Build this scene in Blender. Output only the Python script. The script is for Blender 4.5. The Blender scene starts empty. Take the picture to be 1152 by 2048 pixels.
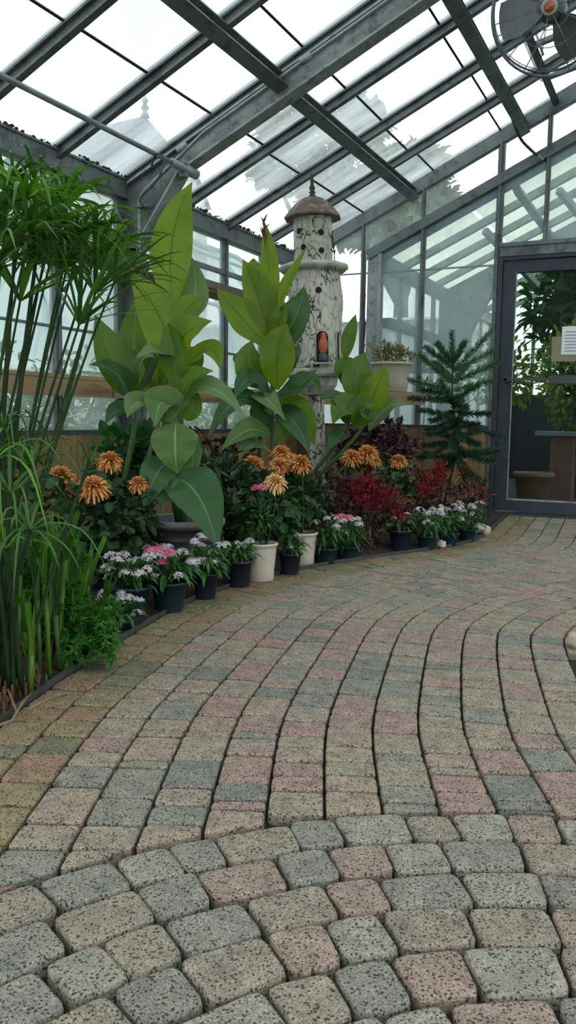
import bpy, math, random
from mathutils import Vector, Matrix, noise
random.seed(7)
PI = math.pi
COL = bpy.context.scene.collection
SC = bpy.context.scene
V = Vector

# ------------------------------------------------------------------ camera
FPX, PITCH, ROLL, YAW, CAMH = 1688.41, math.radians(6.2736), math.radians(0.8856), math.radians(25.216), 0.735
_c, _s = math.cos, math.sin
FW = V((-_s(YAW)*_c(PITCH), _c(YAW)*_c(PITCH), -_s(PITCH)))
_rt = V((_c(YAW), _s(YAW), 0)); _up = _rt.cross(FW)
RT = _c(ROLL)*_rt + _s(ROLL)*_up
UP = -_s(ROLL)*_rt + _c(ROLL)*_up
CAM = V((0, 0, CAMH))
cd = bpy.data.cameras.new('camera'); cam = bpy.data.objects.new('camera', cd); COL.objects.link(cam)
m3 = Matrix((RT, UP, -FW)).transposed()
cam.matrix_world = Matrix.Translation(CAM) @ m3.to_4x4()
cd.sensor_fit = 'VERTICAL'; cd.sensor_height = 24.0; cd.lens = 24.0*FPX/2048; cd.clip_start = 0.02; cd.clip_end = 300
SC.camera = cam

def at(x, y, d):
    """point at depth d (metres along the view axis) seen at photo position x, y"""
    return CAM + (FW + RT*((x-576)/FPX) - UP*((y-1024)/FPX))*d
def px(n, d):
    return n*d/FPX
def ground(x, y, z=0.0):
    r = FW + RT*((x-576)/FPX) - UP*((y-1024)/FPX)
    return CAM + r*((z-CAMH)/r.z)
def depth(p):
    return (V(p)-CAM).dot(FW)
def onY(x, y, Y):
    r = FW + RT*((x-576)/FPX) - UP*((y-1024)/FPX)
    return CAM + r*(Y/r.y)
def onX(x, y, X):
    r = FW + RT*((x-576)/FPX) - UP*((y-1024)/FPX)
    return CAM + r*(X/r.x)

# ------------------------------------------------------------------ mesh helpers
WL = {}
def tag(o, label=None, cat=None, group=None, kind=None):
    if label: o['label'] = label
    if cat: o['category'] = cat
    if group: o['group'] = group
    if kind: o['kind'] = kind
    return o
def empty(name, loc=(0, 0, 0), label=None, cat=None, group=None, kind=None):
    o = bpy.data.objects.new(name, None); COL.objects.link(o); o.location = loc
    o.empty_display_size = .1
    WL[o.name] = V(loc)
    return tag(o, label, cat, group, kind)

class MB:
    def __init__(s): s.v = []; s.f = []; s.uv = []; s.mi = []; s.m = 0; s.has_uv = False
    def add(s, vs, fs, uvs=None):
        b = len(s.v); s.v += [V(q) for q in vs]
        for f in fs:
            s.f.append([b+i for i in f]); s.mi.append(s.m)
            if uvs: s.uv.append([uvs[i] for i in f]); s.has_uv = True
            else: s.uv.append([(0, 0)]*len(f))
        return s
    def box(s, lo, hi):
        x0, y0, z0 = lo; x1, y1, z1 = hi
        return s.add([(x0,y0,z0),(x1,y0,z0),(x1,y1,z0),(x0,y1,z0),(x0,y0,z1),(x1,y0,z1),(x1,y1,z1),(x0,y1,z1)],
              [(3,2,1,0),(4,5,6,7),(0,1,5,4),(1,2,6,5),(2,3,7,6),(3,0,4,7)])
    def prism(s, poly, d):
        """closed planar polygon (list of points) pushed along vector d"""
        n = len(poly); d = V(d)
        vs = [V(p) for p in poly] + [V(p)+d for p in poly]
        fs = [tuple(range(n))[::-1], tuple(range(n, 2*n))] + [(i, (i+1) % n, n+(i+1) % n, n+i) for i in range(n)]
        return s.add(vs, fs)
    def beam(s, p0, p1, w, h, up=(0, 0, 1), off=0.0):
        """bar from p0 to p1, w wide sideways, h deep along up, off shifts along up"""
        p0 = V(p0); p1 = V(p1); t = (p1-p0).normalized(); up = V(up)
        sd = t.cross(up).normalized(); u = sd.cross(t).normalized()
        vs = []
        for p in (p0, p1):
            for a, b in ((-1,-1),(1,-1),(1,1),(-1,1)):
                vs.append(p + sd*(a*w/2) + u*(b*h/2+off))
        return s.add(vs, [(0,1,2,3)[::-1],(4,5,6,7),(0,1,5,4),(1,2,6,5),(2,3,7,6),(3,0,4,7)])
    def tube(s, pts, r, n=8, cap=True, closed=False):
        pts = [V(p) for p in pts]; k = len(pts)
        rs = r if isinstance(r, (list, tuple)) else [r]*k
        t0 = (pts[1]-pts[0]).normalized()
        a = t0.orthogonal().normalized(); vs = []; fs = []
        for i, p in enumerate(pts):
            if closed: t = (pts[(i+1) % k]-pts[i-1]).normalized()
            else: t = (pts[min(i+1, k-1)]-pts[max(i-1, 0)])
            if t.length < 1e-9: t = t0
            t = t.normalized()
            a = (a - t*a.dot(t))
            if a.length < 1e-6: a = t.orthogonal()
            a.normalize(); b = t.cross(a)
            for j in range(n):
                an = 2*PI*j/n
                vs.append(p + (a*math.cos(an)+b*math.sin(an))*rs[i])
        for i in range(k if closed else k-1):
            i2 = (i+1) % k
            for j in range(n):
                fs.append((i*n+j, i*n+(j+1) % n, i2*n+(j+1) % n, i2*n+j))
        if cap and not closed:
            fs.append(tuple(range(n))[::-1]); fs.append(tuple(range((k-1)*n, k*n)))
        return s.add(vs, fs)
    def lathe(s, prof, org=(0, 0, 0), n=24, wob=None, caps=False):
        """prof: (radius, height) list turned about the vertical through org"""
        org = V(org); vs = []; fs = []
        for r, z in prof:
            for j in range(n):
                a = 2*PI*j/n; q = r*(wob(a, z) if wob else 1)
                vs.append(org+V((q*math.cos(a), q*math.sin(a), z)))
        for i in range(len(prof)-1):
            for j in range(n):
                fs.append((i*n+j, i*n+(j+1) % n, (i+1)*n+(j+1) % n, (i+1)*n+j))
        if caps:
            fs.append(tuple(range(n))[::-1]); fs.append(tuple(range((len(prof)-1)*n, len(prof)*n)))
        return s.add(vs, fs)
    def blade(s, pts, w, hint, nseg=8, nx=2, fold=.15, rip=0.0, shape='leaf', rip_n=3, twist=0.0, ph=0.0):
        """leaf blade along a smooth curve through pts; w = full width; hint = facing direction"""
        c = spline(pts, nseg); k = len(c); hint = V(hint)
        vs = []; uv = []; fs = []
        for i in range(k):
            v = i/(k-1)
            t = (c[min(i+1, k-1)]-c[max(i-1, 0)])
            if t.length < 1e-9: t = V((0, 0, 1))
            t.normalize()
            sd = t.cross(hint)
            if sd.length < 1e-4: sd = t.orthogonal()
            sd.normalize(); nn = sd.cross(t).normalized()
            if twist:
                R = Matrix.Rotation(twist*v, 3, t); sd = R @ sd; nn = R @ nn
            W = w/2*SHAPES[shape](v)
            for j in range(-nx, nx+1):
                u = j/nx
                q = c[i] + sd*(u*W) + nn*(fold*abs(u)*W + rip*abs(u)*W*math.sin(rip_n*2*PI*v+ph+(1.3 if u > 0 else 0)))
                vs.append(q); uv.append((u*.5+.5, v))
        m = 2*nx+1
        for i in range(k-1):
            for j in range(m-1):
                fs.append((i*m+j, i*m+j+1, (i+1)*m+j+1, (i+1)*m+j))
        return s.add(vs, fs, uv)
    def build(s, name, mat=None, parent=None, smooth=True, label=None, kind=None, loc=None):
        me = bpy.data.meshes.new(name)
        o = bpy.data.objects.new(name, me); COL.objects.link(o)
        base = V((0, 0, 0))
        if parent is not None:
            base = WL[parent.name]; o.parent = parent
        if loc is not None:
            base = V(loc); o.location = base
        WL[o.name] = base
        me.from_pydata([tuple(q-base) for q in s.v], [], s.f)
        mats = mat if isinstance(mat, (list, tuple)) else [mat]
        for q in mats:
            if q: me.materials.append(q)
        if len(mats) > 1: me.polygons.foreach_set('material_index', s.mi)
        if s.has_uv:
            l = me.uv_layers.new(name='UVMap')
            flat = [c for f in s.uv for u in f for c in u]
            l.data.foreach_set('uv', flat)
        if smooth: me.polygons.foreach_set('use_smooth', [True]*len(me.polygons))
        me.update()
        tag(o, label, None, None, kind)
        return o

def spline(pts, n):
    pts = [V(p) for p in pts]
    if len(pts) == 2: return [pts[0].lerp(pts[1], i/n) for i in range(n+1)]
    if len(pts) == 3:
        a, b, c = pts; b = b*2-(a+c)/2
        return [a*((1-t)**2)+b*(2*t*(1-t))+c*(t*t) for t in (i/n for i in range(n+1))]
    P = [pts[0]*2-pts[1]]+pts+[pts[-1]*2-pts[-2]]; out = []; k = len(pts)-1
    for i in range(n+1):
        g = i/n*k; a = min(int(g), k-1); t = g-a
        p0, p1, p2, p3 = P[a:a+4]
        out.append(.5*((2*p1)+(p2-p0)*t+(2*p0-5*p1+4*p2-p3)*t*t+(3*p1-p0-3*p2+p3)*t**3))
    return out
SHAPES = {
    'leaf': lambda v: max(.03, math.sin(PI*min(1, v**.72))**.8*(1-.15*v)) if v < 1 else .0,
    'canna': lambda v: .06*(1-v)+(math.sin(PI/2*v/.42)**.75 if v < .42 else max(0, math.cos(PI/2*(v-.42)/.58))**1.05),
    'ovate': lambda v: max(.04*(1-v), math.sin(PI*v**.65)**.75 if v < .999 else 0),
    'strap': lambda v: (.55+.45*min(1, v*5))*(1-v**3)**.8 if v < 1 else 0.02,
    'cut': lambda v: .4+.6*v,
    'petal': lambda v: .35+.65*math.sin(PI*min(1, .15+v*.75)),
    'needle': lambda v: 1-v*.85,
}

def copy_thing(root, loc, rz=0, sc=1.0, label=None, group=None, cat=None):
    r = root.copy(); COL.objects.link(r); r.location = loc; r.rotation_euler = (0, 0, rz); r.scale = (sc,)*3
    if label: r['label'] = label
    if group: r['group'] = group
    def rec(o, p):
        for ch in o.children:
            c = ch.copy(); COL.objects.link(c); c.parent = p
            rec(ch, c)
    rec(root, r)
    return r

# ------------------------------------------------------------------ materials
def nmat(name):
    m = bpy.data.materials.new(name); m.use_nodes = True
    nt = m.node_tree; nt.nodes.clear()
    out = nt.nodes.new('ShaderNodeOutputMaterial')
    return m, nt, out
def N(nt, t, **k):
    n = nt.nodes.new(t)
    for a, b in k.items():
        if a.startswith('i_'):
            key = a[2:].replace('_', ' ')
            n.inputs[int(key) if key.isdigit() else key].default_value = b
        else: setattr(n, a, b)
    return n
def ramp(nt, stops, interp='LINEAR'):
    r = nt.nodes.new('ShaderNodeValToRGB'); cr = r.color_ramp; cr.interpolation = interp
    while len(cr.elements) < len(stops): cr.elements.new(.5)
    for e, (p, c) in zip(cr.elements, stops):
        e.position = p; e.color = (*c, 1) if len(c) == 3 else c
    return r
def surf(name, c1, c2=None, rough=.6, metal=0.0, scale=12.0, detail=4.0, bump=0.0, stretch=None, thr=(.35, .65), spec=.4, c3=None, s3=40):
    m, nt, out = nmat(name); L = nt.links.new
    b = N(nt, 'ShaderNodeBsdfPrincipled', i_Roughness=rough, i_Metallic=metal)
    b.inputs['Specular IOR Level'].default_value = spec
    L(b.outputs[0], out.inputs[0])
    tc = N(nt, 'ShaderNodeTexCoord'); mp = N(nt, 'ShaderNodeMapping')
    if stretch: mp.inputs['Scale'].default_value = stretch
    L(tc.outputs['Object'], mp.inputs[0])
    n = N(nt, 'ShaderNodeTexNoise', i_Scale=scale, i_Detail=detail, i_Roughness=.6); L(mp.outputs[0], n.inputs['Vector'])
    r = ramp(nt, [(thr[0], c1), (thr[1], c2 or tuple(x*.7 for x in c1))]); L(n.outputs['Fac'], r.inputs[0])
    col = r.outputs[0]
    if c3:
        n3 = N(nt, 'ShaderNodeTexNoise', i_Scale=s3, i_Detail=6.0, i_Roughness=.7); L(mp.outputs[0], n3.inputs['Vector'])
        r3 = ramp(nt, [(.52, (0, 0, 0)), (.62, (1, 1, 1))]); L(n3.outputs['Fac'], r3.inputs[0])
        mx = N(nt, 'ShaderNodeMix', data_type='RGBA'); L(r3.outputs[0], mx.inputs[0]); L(col, mx.inputs[6]); mx.inputs[7].default_value = (*c3, 1); col = mx.outputs[2]
    L(col, b.inputs['Base Color'])
    if bump:
        bp = N(nt, 'ShaderNodeBump', i_Strength=bump, i_Distance=.01); L(n.outputs['Fac'], bp.inputs['Height']); L(bp.outputs[0], b.inputs['Normal'])
    return m
def leafmat(name, c1, c2, trans=.35, tcol=None, rough=.45, veins=0.0, vein_scale=14, rib=None, edge=None, per_island=True, spec=.35):
    """leaf: colour drifts between c1 and c2 leaf by leaf, light shines through"""
    m, nt, out = nmat(name); L = nt.links.new
    b = N(nt, 'ShaderNodeBsdfPrincipled', i_Roughness=rough); b.inputs['Specular IOR Level'].default_value = spec
    geo = N(nt, 'ShaderNodeNewGeometry'); tc = N(nt, 'ShaderNodeTexCoord')
    n = N(nt, 'ShaderNodeTexNoise', i_Scale=9.0, i_Detail=3.0); L(tc.outputs['Object'], n.inputs['Vector'])
    mth = N(nt, 'ShaderNodeMath', operation='MULTIPLY_ADD'); L(n.outputs['Fac'], mth.inputs[0]); mth.inputs[1].default_value = .9
    if per_island:
        ad = N(nt, 'ShaderNodeMath', operation='MULTIPLY_ADD'); L(geo.outputs['Random Per Island'], ad.inputs[0]); ad.inputs[1].default_value = .8; ad.inputs[2].default_value = -.38
        L(ad.outputs[0], mth.inputs[2])
    else: mth.inputs[2].default_value = 0.05
    r = ramp(nt, [(.1, c1), (.9, c2)]); L(mth.outputs[0], r.inputs[0]); col = r.outputs[0]
    if veins or rib or edge:
        uv = N(nt, 'ShaderNodeUVMap'); sx = N(nt, 'ShaderNodeSeparateXYZ'); L(uv.outputs[0], sx.inputs[0])
        cx = N(nt, 'ShaderNodeMath', operation='SUBTRACT'); L(sx.outputs[0], cx.inputs[0]); cx.inputs[1].default_value = .5
        ab = N(nt, 'ShaderNodeMath', operation='ABSOLUTE'); L(cx.outputs[0], ab.inputs[0])
        if veins:
            k = N(nt, 'ShaderNodeMath', operation='MULTIPLY_ADD'); L(ab.outputs[0], k.inputs[0]); k.inputs[1].default_value = -.55; L(sx.outputs[1], k.inputs[2])
            sn = N(nt, 'ShaderNodeMath', operation='MULTIPLY'); L(k.outputs[0], sn.inputs[0]); sn.inputs[1].default_value = vein_scale*2*PI
            s2 = N(nt, 'ShaderNodeMath', operation='SINE'); L(sn.outputs[0], s2.inputs[0])
            s3 = N(nt, 'ShaderNodeMapRange', i_1=-1.0, i_2=1.0, i_3=0.0, i_4=veins); L(s2.outputs[0], s3.inputs[0])
            mx = N(nt, 'ShaderNodeMix', data_type='RGBA', blend_type='MULTIPLY'); L(s3.outputs[0], mx.inputs[0]); L(col, mx.inputs[6]); mx.inputs[7].default_value = (.55, .6, .5, 1); col = mx.outputs[2]
        if rib:
            lt = N(nt, 'ShaderNodeMath', operation='LESS_THAN'); L(ab.outputs[0], lt.inputs[0]); lt.inputs[1].default_value = .022
            mx = N(nt, 'ShaderNodeMix', data_type='RGBA'); L(lt.outputs[0], mx.inputs[0]); L(col, mx.inputs[6]); mx.inputs[7].default_value = (*rib, 1); col = mx.outputs[2]
        if edge:
            ns = N(nt, 'ShaderNodeTexNoise', i_Scale=18.0); L(tc.outputs['Object'], ns.inputs['Vector'])
            mr = N(nt, 'ShaderNodeMapRange', i_1=.42, i_2=.5); L(ab.outputs[0], mr.inputs[0])
            vr = N(nt, 'ShaderNodeMapRange', i_1=.86, i_2=1.0); L(sx.outputs[1], vr.inputs[0])
            mxm = N(nt, 'ShaderNodeMath', operation='MAXIMUM'); L(mr.outputs[0], mxm.inputs[0]); L(vr.outputs[0], mxm.inputs[1])
            mu = N(nt, 'ShaderNodeMath', operation='MULTIPLY'); L(mxm.outputs[0], mu.inputs[0]); L(ns.outputs['Fac'], mu.inputs[1])
            rr = ramp(nt, [(.38, (0, 0, 0)), (.5, (1, 1, 1))]); L(mu.outputs[0], rr.inputs[0])
            mx = N(nt, 'ShaderNodeMix', data_type='RGBA'); L(rr.outputs[0], mx.inputs[0]); L(col, mx.inputs[6]); mx.inputs[7].default_value = (*edge, 1); col = mx.outputs[2]
    L(col, b.inputs['Base Color'])
    if trans > 0:
        t = N(nt, 'ShaderNodeBsdfTranslucent'); mx = N(nt, 'ShaderNodeMix', data_type='RGBA', blend_type='MULTIPLY'); mx.inputs[0].default_value = 1.0
        L(col, mx.inputs[6]); mx.inputs[7].default_value = (*(tcol or (1.5, 1.5, .8)), 1); L(mx.outputs[2], t.inputs[0])
        ms = N(nt, 'ShaderNodeMixShader', i_0=trans); L(b.outputs[0], ms.inputs[1]); L(t.outputs[0], ms.inputs[2]); L(ms.outputs[0], out.inputs[0])
    else: L(b.outputs[0], out.inputs[0])
    return m
def glassmat(name, haze, tint=(.93, .97, .97), hcol=(.8, .9, .9), scale=3.0, streak=None, lo=.3, hi=.7, gloss=.05):
    """old greenhouse glass: clear with a veil of dirt and limewash that scatters daylight"""
    m, nt, out = nmat(name); L = nt.links.new
    tr = N(nt, 'ShaderNodeBsdfTransparent'); tr.inputs[0].default_value = (*tint, 1)
    tl = N(nt, 'ShaderNodeBsdfTranslucent'); tl.inputs[0].default_value = (*hcol, 1)
    tc = N(nt, 'ShaderNodeTexCoord'); mp = N(nt, 'ShaderNodeMapping'); L(tc.outputs['Object'], mp.inputs[0])
    if streak: mp.inputs['Scale'].default_value = streak
    n = N(nt, 'ShaderNodeTexNoise', i_Scale=scale, i_Detail=5.0, i_Roughness=.65); L(mp.outputs[0], n.inputs['Vector'])
    mr = N(nt, 'ShaderNodeMapRange', i_1=lo, i_2=hi, i_3=haze[0], i_4=haze[1]); L(n.outputs['Fac'], mr.inputs[0])
    ms = N(nt, 'ShaderNodeMixShader'); L(mr.outputs[0], ms.inputs[0]); L(tr.outputs[0], ms.inputs[1]); L(tl.outputs[0], ms.inputs[2])
    gl = N(nt, 'ShaderNodeBsdfGlossy'); gl.inputs['Roughness'].default_value = .03
    lw = N(nt, 'ShaderNodeLayerWeight', i_Blend=.2); g2 = N(nt, 'ShaderNodeMath', operation='MULTIPLY'); L(lw.outputs['Fresnel'], g2.inputs[0]); g2.inputs[1].default_value = gloss*4
    m2 = N(nt, 'ShaderNodeMixShader'); L(g2.outputs[0], m2.inputs[0]); L(ms.outputs[0], m2.inputs[1]); L(gl.outputs[0], m2.inputs[2])
    L(m2.outputs[0], out.inputs[0])
    return m

M = {}
M['alu'] = surf('grey_painted_steel', (.17, .2, .2), (.12, .145, .15), rough=.5, metal=.25, scale=6, c3=(.08, .095, .1), s3=9)
M['alu_light'] = surf('pale_galvanised_steel', (.34, .38, .38), (.24, .28, .29), rough=.5, metal=.2, scale=5, c3=(.15, .18, .18), s3=14)
M['alu_dark'] = surf('dark_glazing_metal', (.07, .085, .09), (.05, .062, .066), rough=.5, metal=.3, scale=8)
M['seam'] = surf('dark_caulk', (.06, .06, .055), (.03, .03, .03), rough=.9, scale=60)
M['pipe'] = surf('grey_pipe', (.3, .34, .34), (.2, .23, .24), rough=.45, metal=.4, scale=10)
M['cable'] = surf('black_cable', (.02, .022, .022), (.03, .03, .03), rough=.5)
M['door'] = surf('dark_slate_door_metal', (.03, .04, .055), (.045, .055, .07), rough=.45, metal=.3, scale=5)
M['wood'] = surf('weathered_pine', (.27, .195, .085), (.165, .115, .055), rough=.75, scale=5, stretch=(1, 1, .14), detail=8, bump=.2, c3=(.13, .08, .04), s3=3)  # knee wall pine, base colour lowered for the shade of the plants
M['woodrail'] = surf('weathered_pine_rail', (.36, .26, .14), (.23, .16, .085), rough=.75, scale=7, stretch=(1, .1, 1.2), detail=8, bump=.2, c3=(.14, .085, .045), s3=5)
M['woodx'] = surf('weathered_pine_shelf', (.34, .25, .14), (.21, .15, .085), rough=.75, scale=7, stretch=(.1, 1, 1.2), detail=8, bump=.2)
M['woodshelf'] = surf('brown_stained_board', (.2, .13, .07), (.13, .085, .045), rough=.8, scale=5, stretch=(1, .15, 1), detail=8)
M['shelfgrey'] = surf('grey_weathered_board', (.17, .15, .12), (.11, .1, .085), rough=.85, scale=6, stretch=(1, .15, 1), detail=8)
M['moss'] = surf('gutter_dirt', (.05, .05, .03), (.025, .022, .015), rough=1, scale=40)
M['soil'] = surf('dark_soil', (.03, .022, .014), (.012, .009, .007), rough=1, scale=30, bump=.6)
M['joint'] = surf('mossy_joint_sand', (.02, .022, .012), (.01, .01, .007), rough=1, scale=25, bump=.3)
M['edging'] = surf('black_edging', (.03, .034, .034), (.05, .055, .05), rough=.6)
M['roofglass'] = glassmat('limed_roof_glass', (.12, .5), tint=(.95, .97, .97), hcol=(.86, .91, .92), scale=1.5, streak=(.5, 3.2, .5), lo=.38, hi=.78)
M['wallglass'] = glassmat('hazy_wall_glass', (.06, .34), tint=(.95, .97, .97), hcol=(.8, .9, .9), scale=1.6, lo=.35, hi=.75)
M['gableglass'] = glassmat('hazy_gable_glass', (.2, .42), hcol=(.66, .78, .88), scale=1.8, lo=.3, hi=.7)
M['doorglass'] = glassmat('door_glass', (.0, .035), tint=(.8, .88, .86), hcol=(.4, .5, .5), scale=1.5, gloss=.02)

# ------------------------------------------------------------------ world: bright overcast sky
w = bpy.data.worlds.new('overcast'); SC.world = w; w.use_nodes = True
nt = w.node_tree; nt.nodes.clear(); L = nt.links.new
wo = N(nt, 'ShaderNodeOutputWorld'); bg = N(nt, 'ShaderNodeBackground', i_Strength=2.15); L(bg.outputs[0], wo.inputs[0])
tc = N(nt, 'ShaderNodeTexCoord'); nz = N(nt, 'ShaderNodeTexNoise', i_Scale=2.6, i_Detail=4.0, i_Roughness=.55); L(tc.outputs['Generated'], nz.inputs['Vector'])
rp = ramp(nt, [(.34, (.34, .47, .5)), (.46, (.58, .63, .64)), (.6, (1, 1, 1))]); L(nz.outputs['Fac'], rp.inputs[0])
L(rp.outputs[0], bg.inputs[0])

SC.view_settings.view_transform = 'Standard'; SC.view_settings.look = 'None'
SC.view_settings.exposure = 0.15; SC.view_settings.gamma = 1.0; SC.view_settings.use_curve_mapping = False
SC.cycles.transparent_max_bounces = 24; SC.cycles.max_bounces = 6; SC.cycles.diffuse_bounces = 3; SC.cycles.glossy_bounces = 2
SC.cycles.use_denoising = True; SC.cycles.caustics_reflective = False; SC.cycles.caustics_refractive = False

# ------------------------------------------------------------------ paving
EDGE = [(-.7,-.3),(-.82,.1),(-.97,.4),(-1.15,.8),(-1.36,1.28),(-1.5,1.64),(-1.62,2.1),(-1.70,2.44),(-1.755,2.72),(-1.78,2.94),(-1.775,3.18),(-1.73,3.54),
        (-1.63,3.92),(-1.45,4.36),(-1.28,4.77),(-1.18,5.07),(-1.165,5.5),(-1.22,6.2),(-1.27,6.84)]
_e = spline([V((x, y, 0)) for x, y in EDGE], 700)
for _ in range(6):
    _e = [_e[0]]+[(_e[i-1]+_e[i]*2+_e[i+1])/4 for i in range(1, len(_e)-1)]+[_e[-1]]
def resample(p, ds):
    out = [p[0]]; acc = 0
    for a, b in zip(p, p[1:]):
        l = (b-a).length
        while acc+l >= ds:
            a = a.lerp(b, (ds-acc)/l); l = (b-a).length; out.append(a); acc = 0
        acc += l
    return out
EP = resample(_e, .01)
for _ in range(250):
    EP = [EP[0]]+[(EP[i-1]+EP[i]*2+EP[i+1])/4 for i in range(1, len(EP)-1)]+[EP[-1]]
ET = [(EP[min(i+1, len(EP)-1)]-EP[max(i-1, 0)]).normalized() for i in range(len(EP))]
def epos(i, o):
    i = max(0, min(len(EP)-1.001, i)); a = int(i); t = i-a
    p = EP[a].lerp(EP[a+1], t); d = ET[a].lerp(ET[a+1], t).normalized()
    return p+V((d.y, -d.x, 0))*o
I0 = min(range(len(EP)), key=lambda i: abs(EP[i].y-1.12))
CC, CR = V((.2, .42, 0)), 1.236
BC, BR = V((.47, 2.86, 0)), .735
pv = MB()
def paver(q, joint, rad, cham, dz):
    c = sum(q, V())/4
    out = []
    for i in range(4):
        p = q[i]; a = q[i-1]; b = q[(i+1) % 4]
        da = (a-p); db = (b-p)
        if da.length < .005 or db.length < .005: return
        da.normalize(); db.normalize()
        ang = max(.4, da.angle(db, 1.5)); p = p+(da+db).normalized()*(joint/math.sin(ang/2))
        r = min(rad, .3*(a-q[i]).length, .3*(b-q[i]).length)
        for t in (0, .5, 1):
            m_ = (p+da*r)*((1-t)**2)+p*(2*t*(1-t))+(p+db*r)*(t*t); out.append(m_)
    n = len(out); tilt = V((random.uniform(-.02, .02), random.uniform(-.02, .02), 0))
    def ring(k, z):
        res = []
        for p in out:
            d = p-c; s_ = 1-k/max(d.length, .02)
            x = c+d*s_; res.append(V((x.x, x.y, z+dz+tilt.dot(x-c))))
        return res
    rings = [ring(0, -.03), ring(0, -cham*.9), ring(cham*.35, -cham*.3), ring(cham, 0)]
    vs = [v_ for r_ in rings for v_ in r_]
    fs = [tuple(range(3*n, 4*n))]
    for k in range(3):
        for i in range(n): fs.append((k*n+i, k*n+(i+1) % n, (k+1)*n+(i+1) % n, (k+1)*n+i))
    pv.add(vs, fs)
CW = .11
for k in range(0, 33):
    o0, o1 = k*CW, (k+1)*CW; om = (o0+o1)/2
    i = random.uniform(0, 8); 
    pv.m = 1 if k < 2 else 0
    while i < len(EP)-2:
        Lr = random.choice([.04, .075, .08, .1, .105, .14, .14, .15])*random.uniform(.93, 1.05)
        loc = (epos(i+1, om)-epos(i, om)).length
        if loc < .0025: break
        di = Lr/loc; j = min(i+di, len(EP)-1.01)
        if j-i < 2: break
        q = [epos(i+.2, o0), epos(i+.2, o1), epos(j-.2, o1), epos(j-.2, o0)]
        i = i+di
        c = sum(q, V())/4
        if c.x > 2.3 or c.x < -3.0: continue
        if (c-BC).length < BR: continue
        if max((q_-CC).length for q_ in q) < CR+.014: continue
        for a, b in ((0, 3), (3, 0), (1, 2), (2, 1)):
            R0 = CR+.004
            if (q[a]-CC).length < R0:
                if (q[b]-CC).length > R0:
                    lo, hi = 0.0, 1.0
                    for _ in range(18):
                        md = (lo+hi)/2
                        if (q[a].lerp(q[b], md)-CC).length < R0: lo = md
                        else: hi = md
                    q[a] = q[a].lerp(q[b], hi)
        for a in range(4):
            d = q[a]-CC
            if d.length < CR+.003: q[a] = CC+d.normalized()*(CR+.004)
        # order counter-clockwise
        q = [q[0], q[1], q[2], q[3]]
        paver(q, .0028, .010, .0048, random.uniform(-.0015, .0015))
# widening of the path towards the near left: short courses outside the first one
for k in range(-9, 0):
    o0, o1 = k*CW, (k+1)*CW
    i = random.uniform(0, 8)
    lim = I0+6*k
    while i < lim:
        di = random.choice([8, 10, 13, 15]); j = i+di
        q = [epos(i, o0), epos(i, o1), epos(j, o1), epos(j, o0)]; i = j
        paver(q, .003, .008, .005, random.uniform(-.0015, .0015))
pv.m = 0
# round apron of tumbled setts
rr = CR-.004; row = 0
while rr > .12:
    r0 = rr-.1
    a = random.uniform(0, .2); a_end = a+2*PI
    while a < a_end-.02:
        st = random.choice([.086, .094, .128, .132])*random.uniform(.95, 1.06)/((rr+r0)/2)
        b = a+st
        if a_end-b < .05/((rr+r0)/2): b = a_end
        j_ = [random.uniform(-.004, .004) for _ in range(8)]
        P = lambda r, an: CC+V((r*math.cos(an), r*math.sin(an), 0))
        q = [P(r0+j_[0], a+j_[4]), P(rr+j_[1], a+j_[5]), P(rr+j_[2], b+j_[6]), P(r0+j_[3], b+j_[7])]
        if math.cos(a-.5)*0 == 0: paver(q, .0024, .018, .0072, random.uniform(-.003, .003))
        a = b
    rr = r0-.001; row += 1

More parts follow.
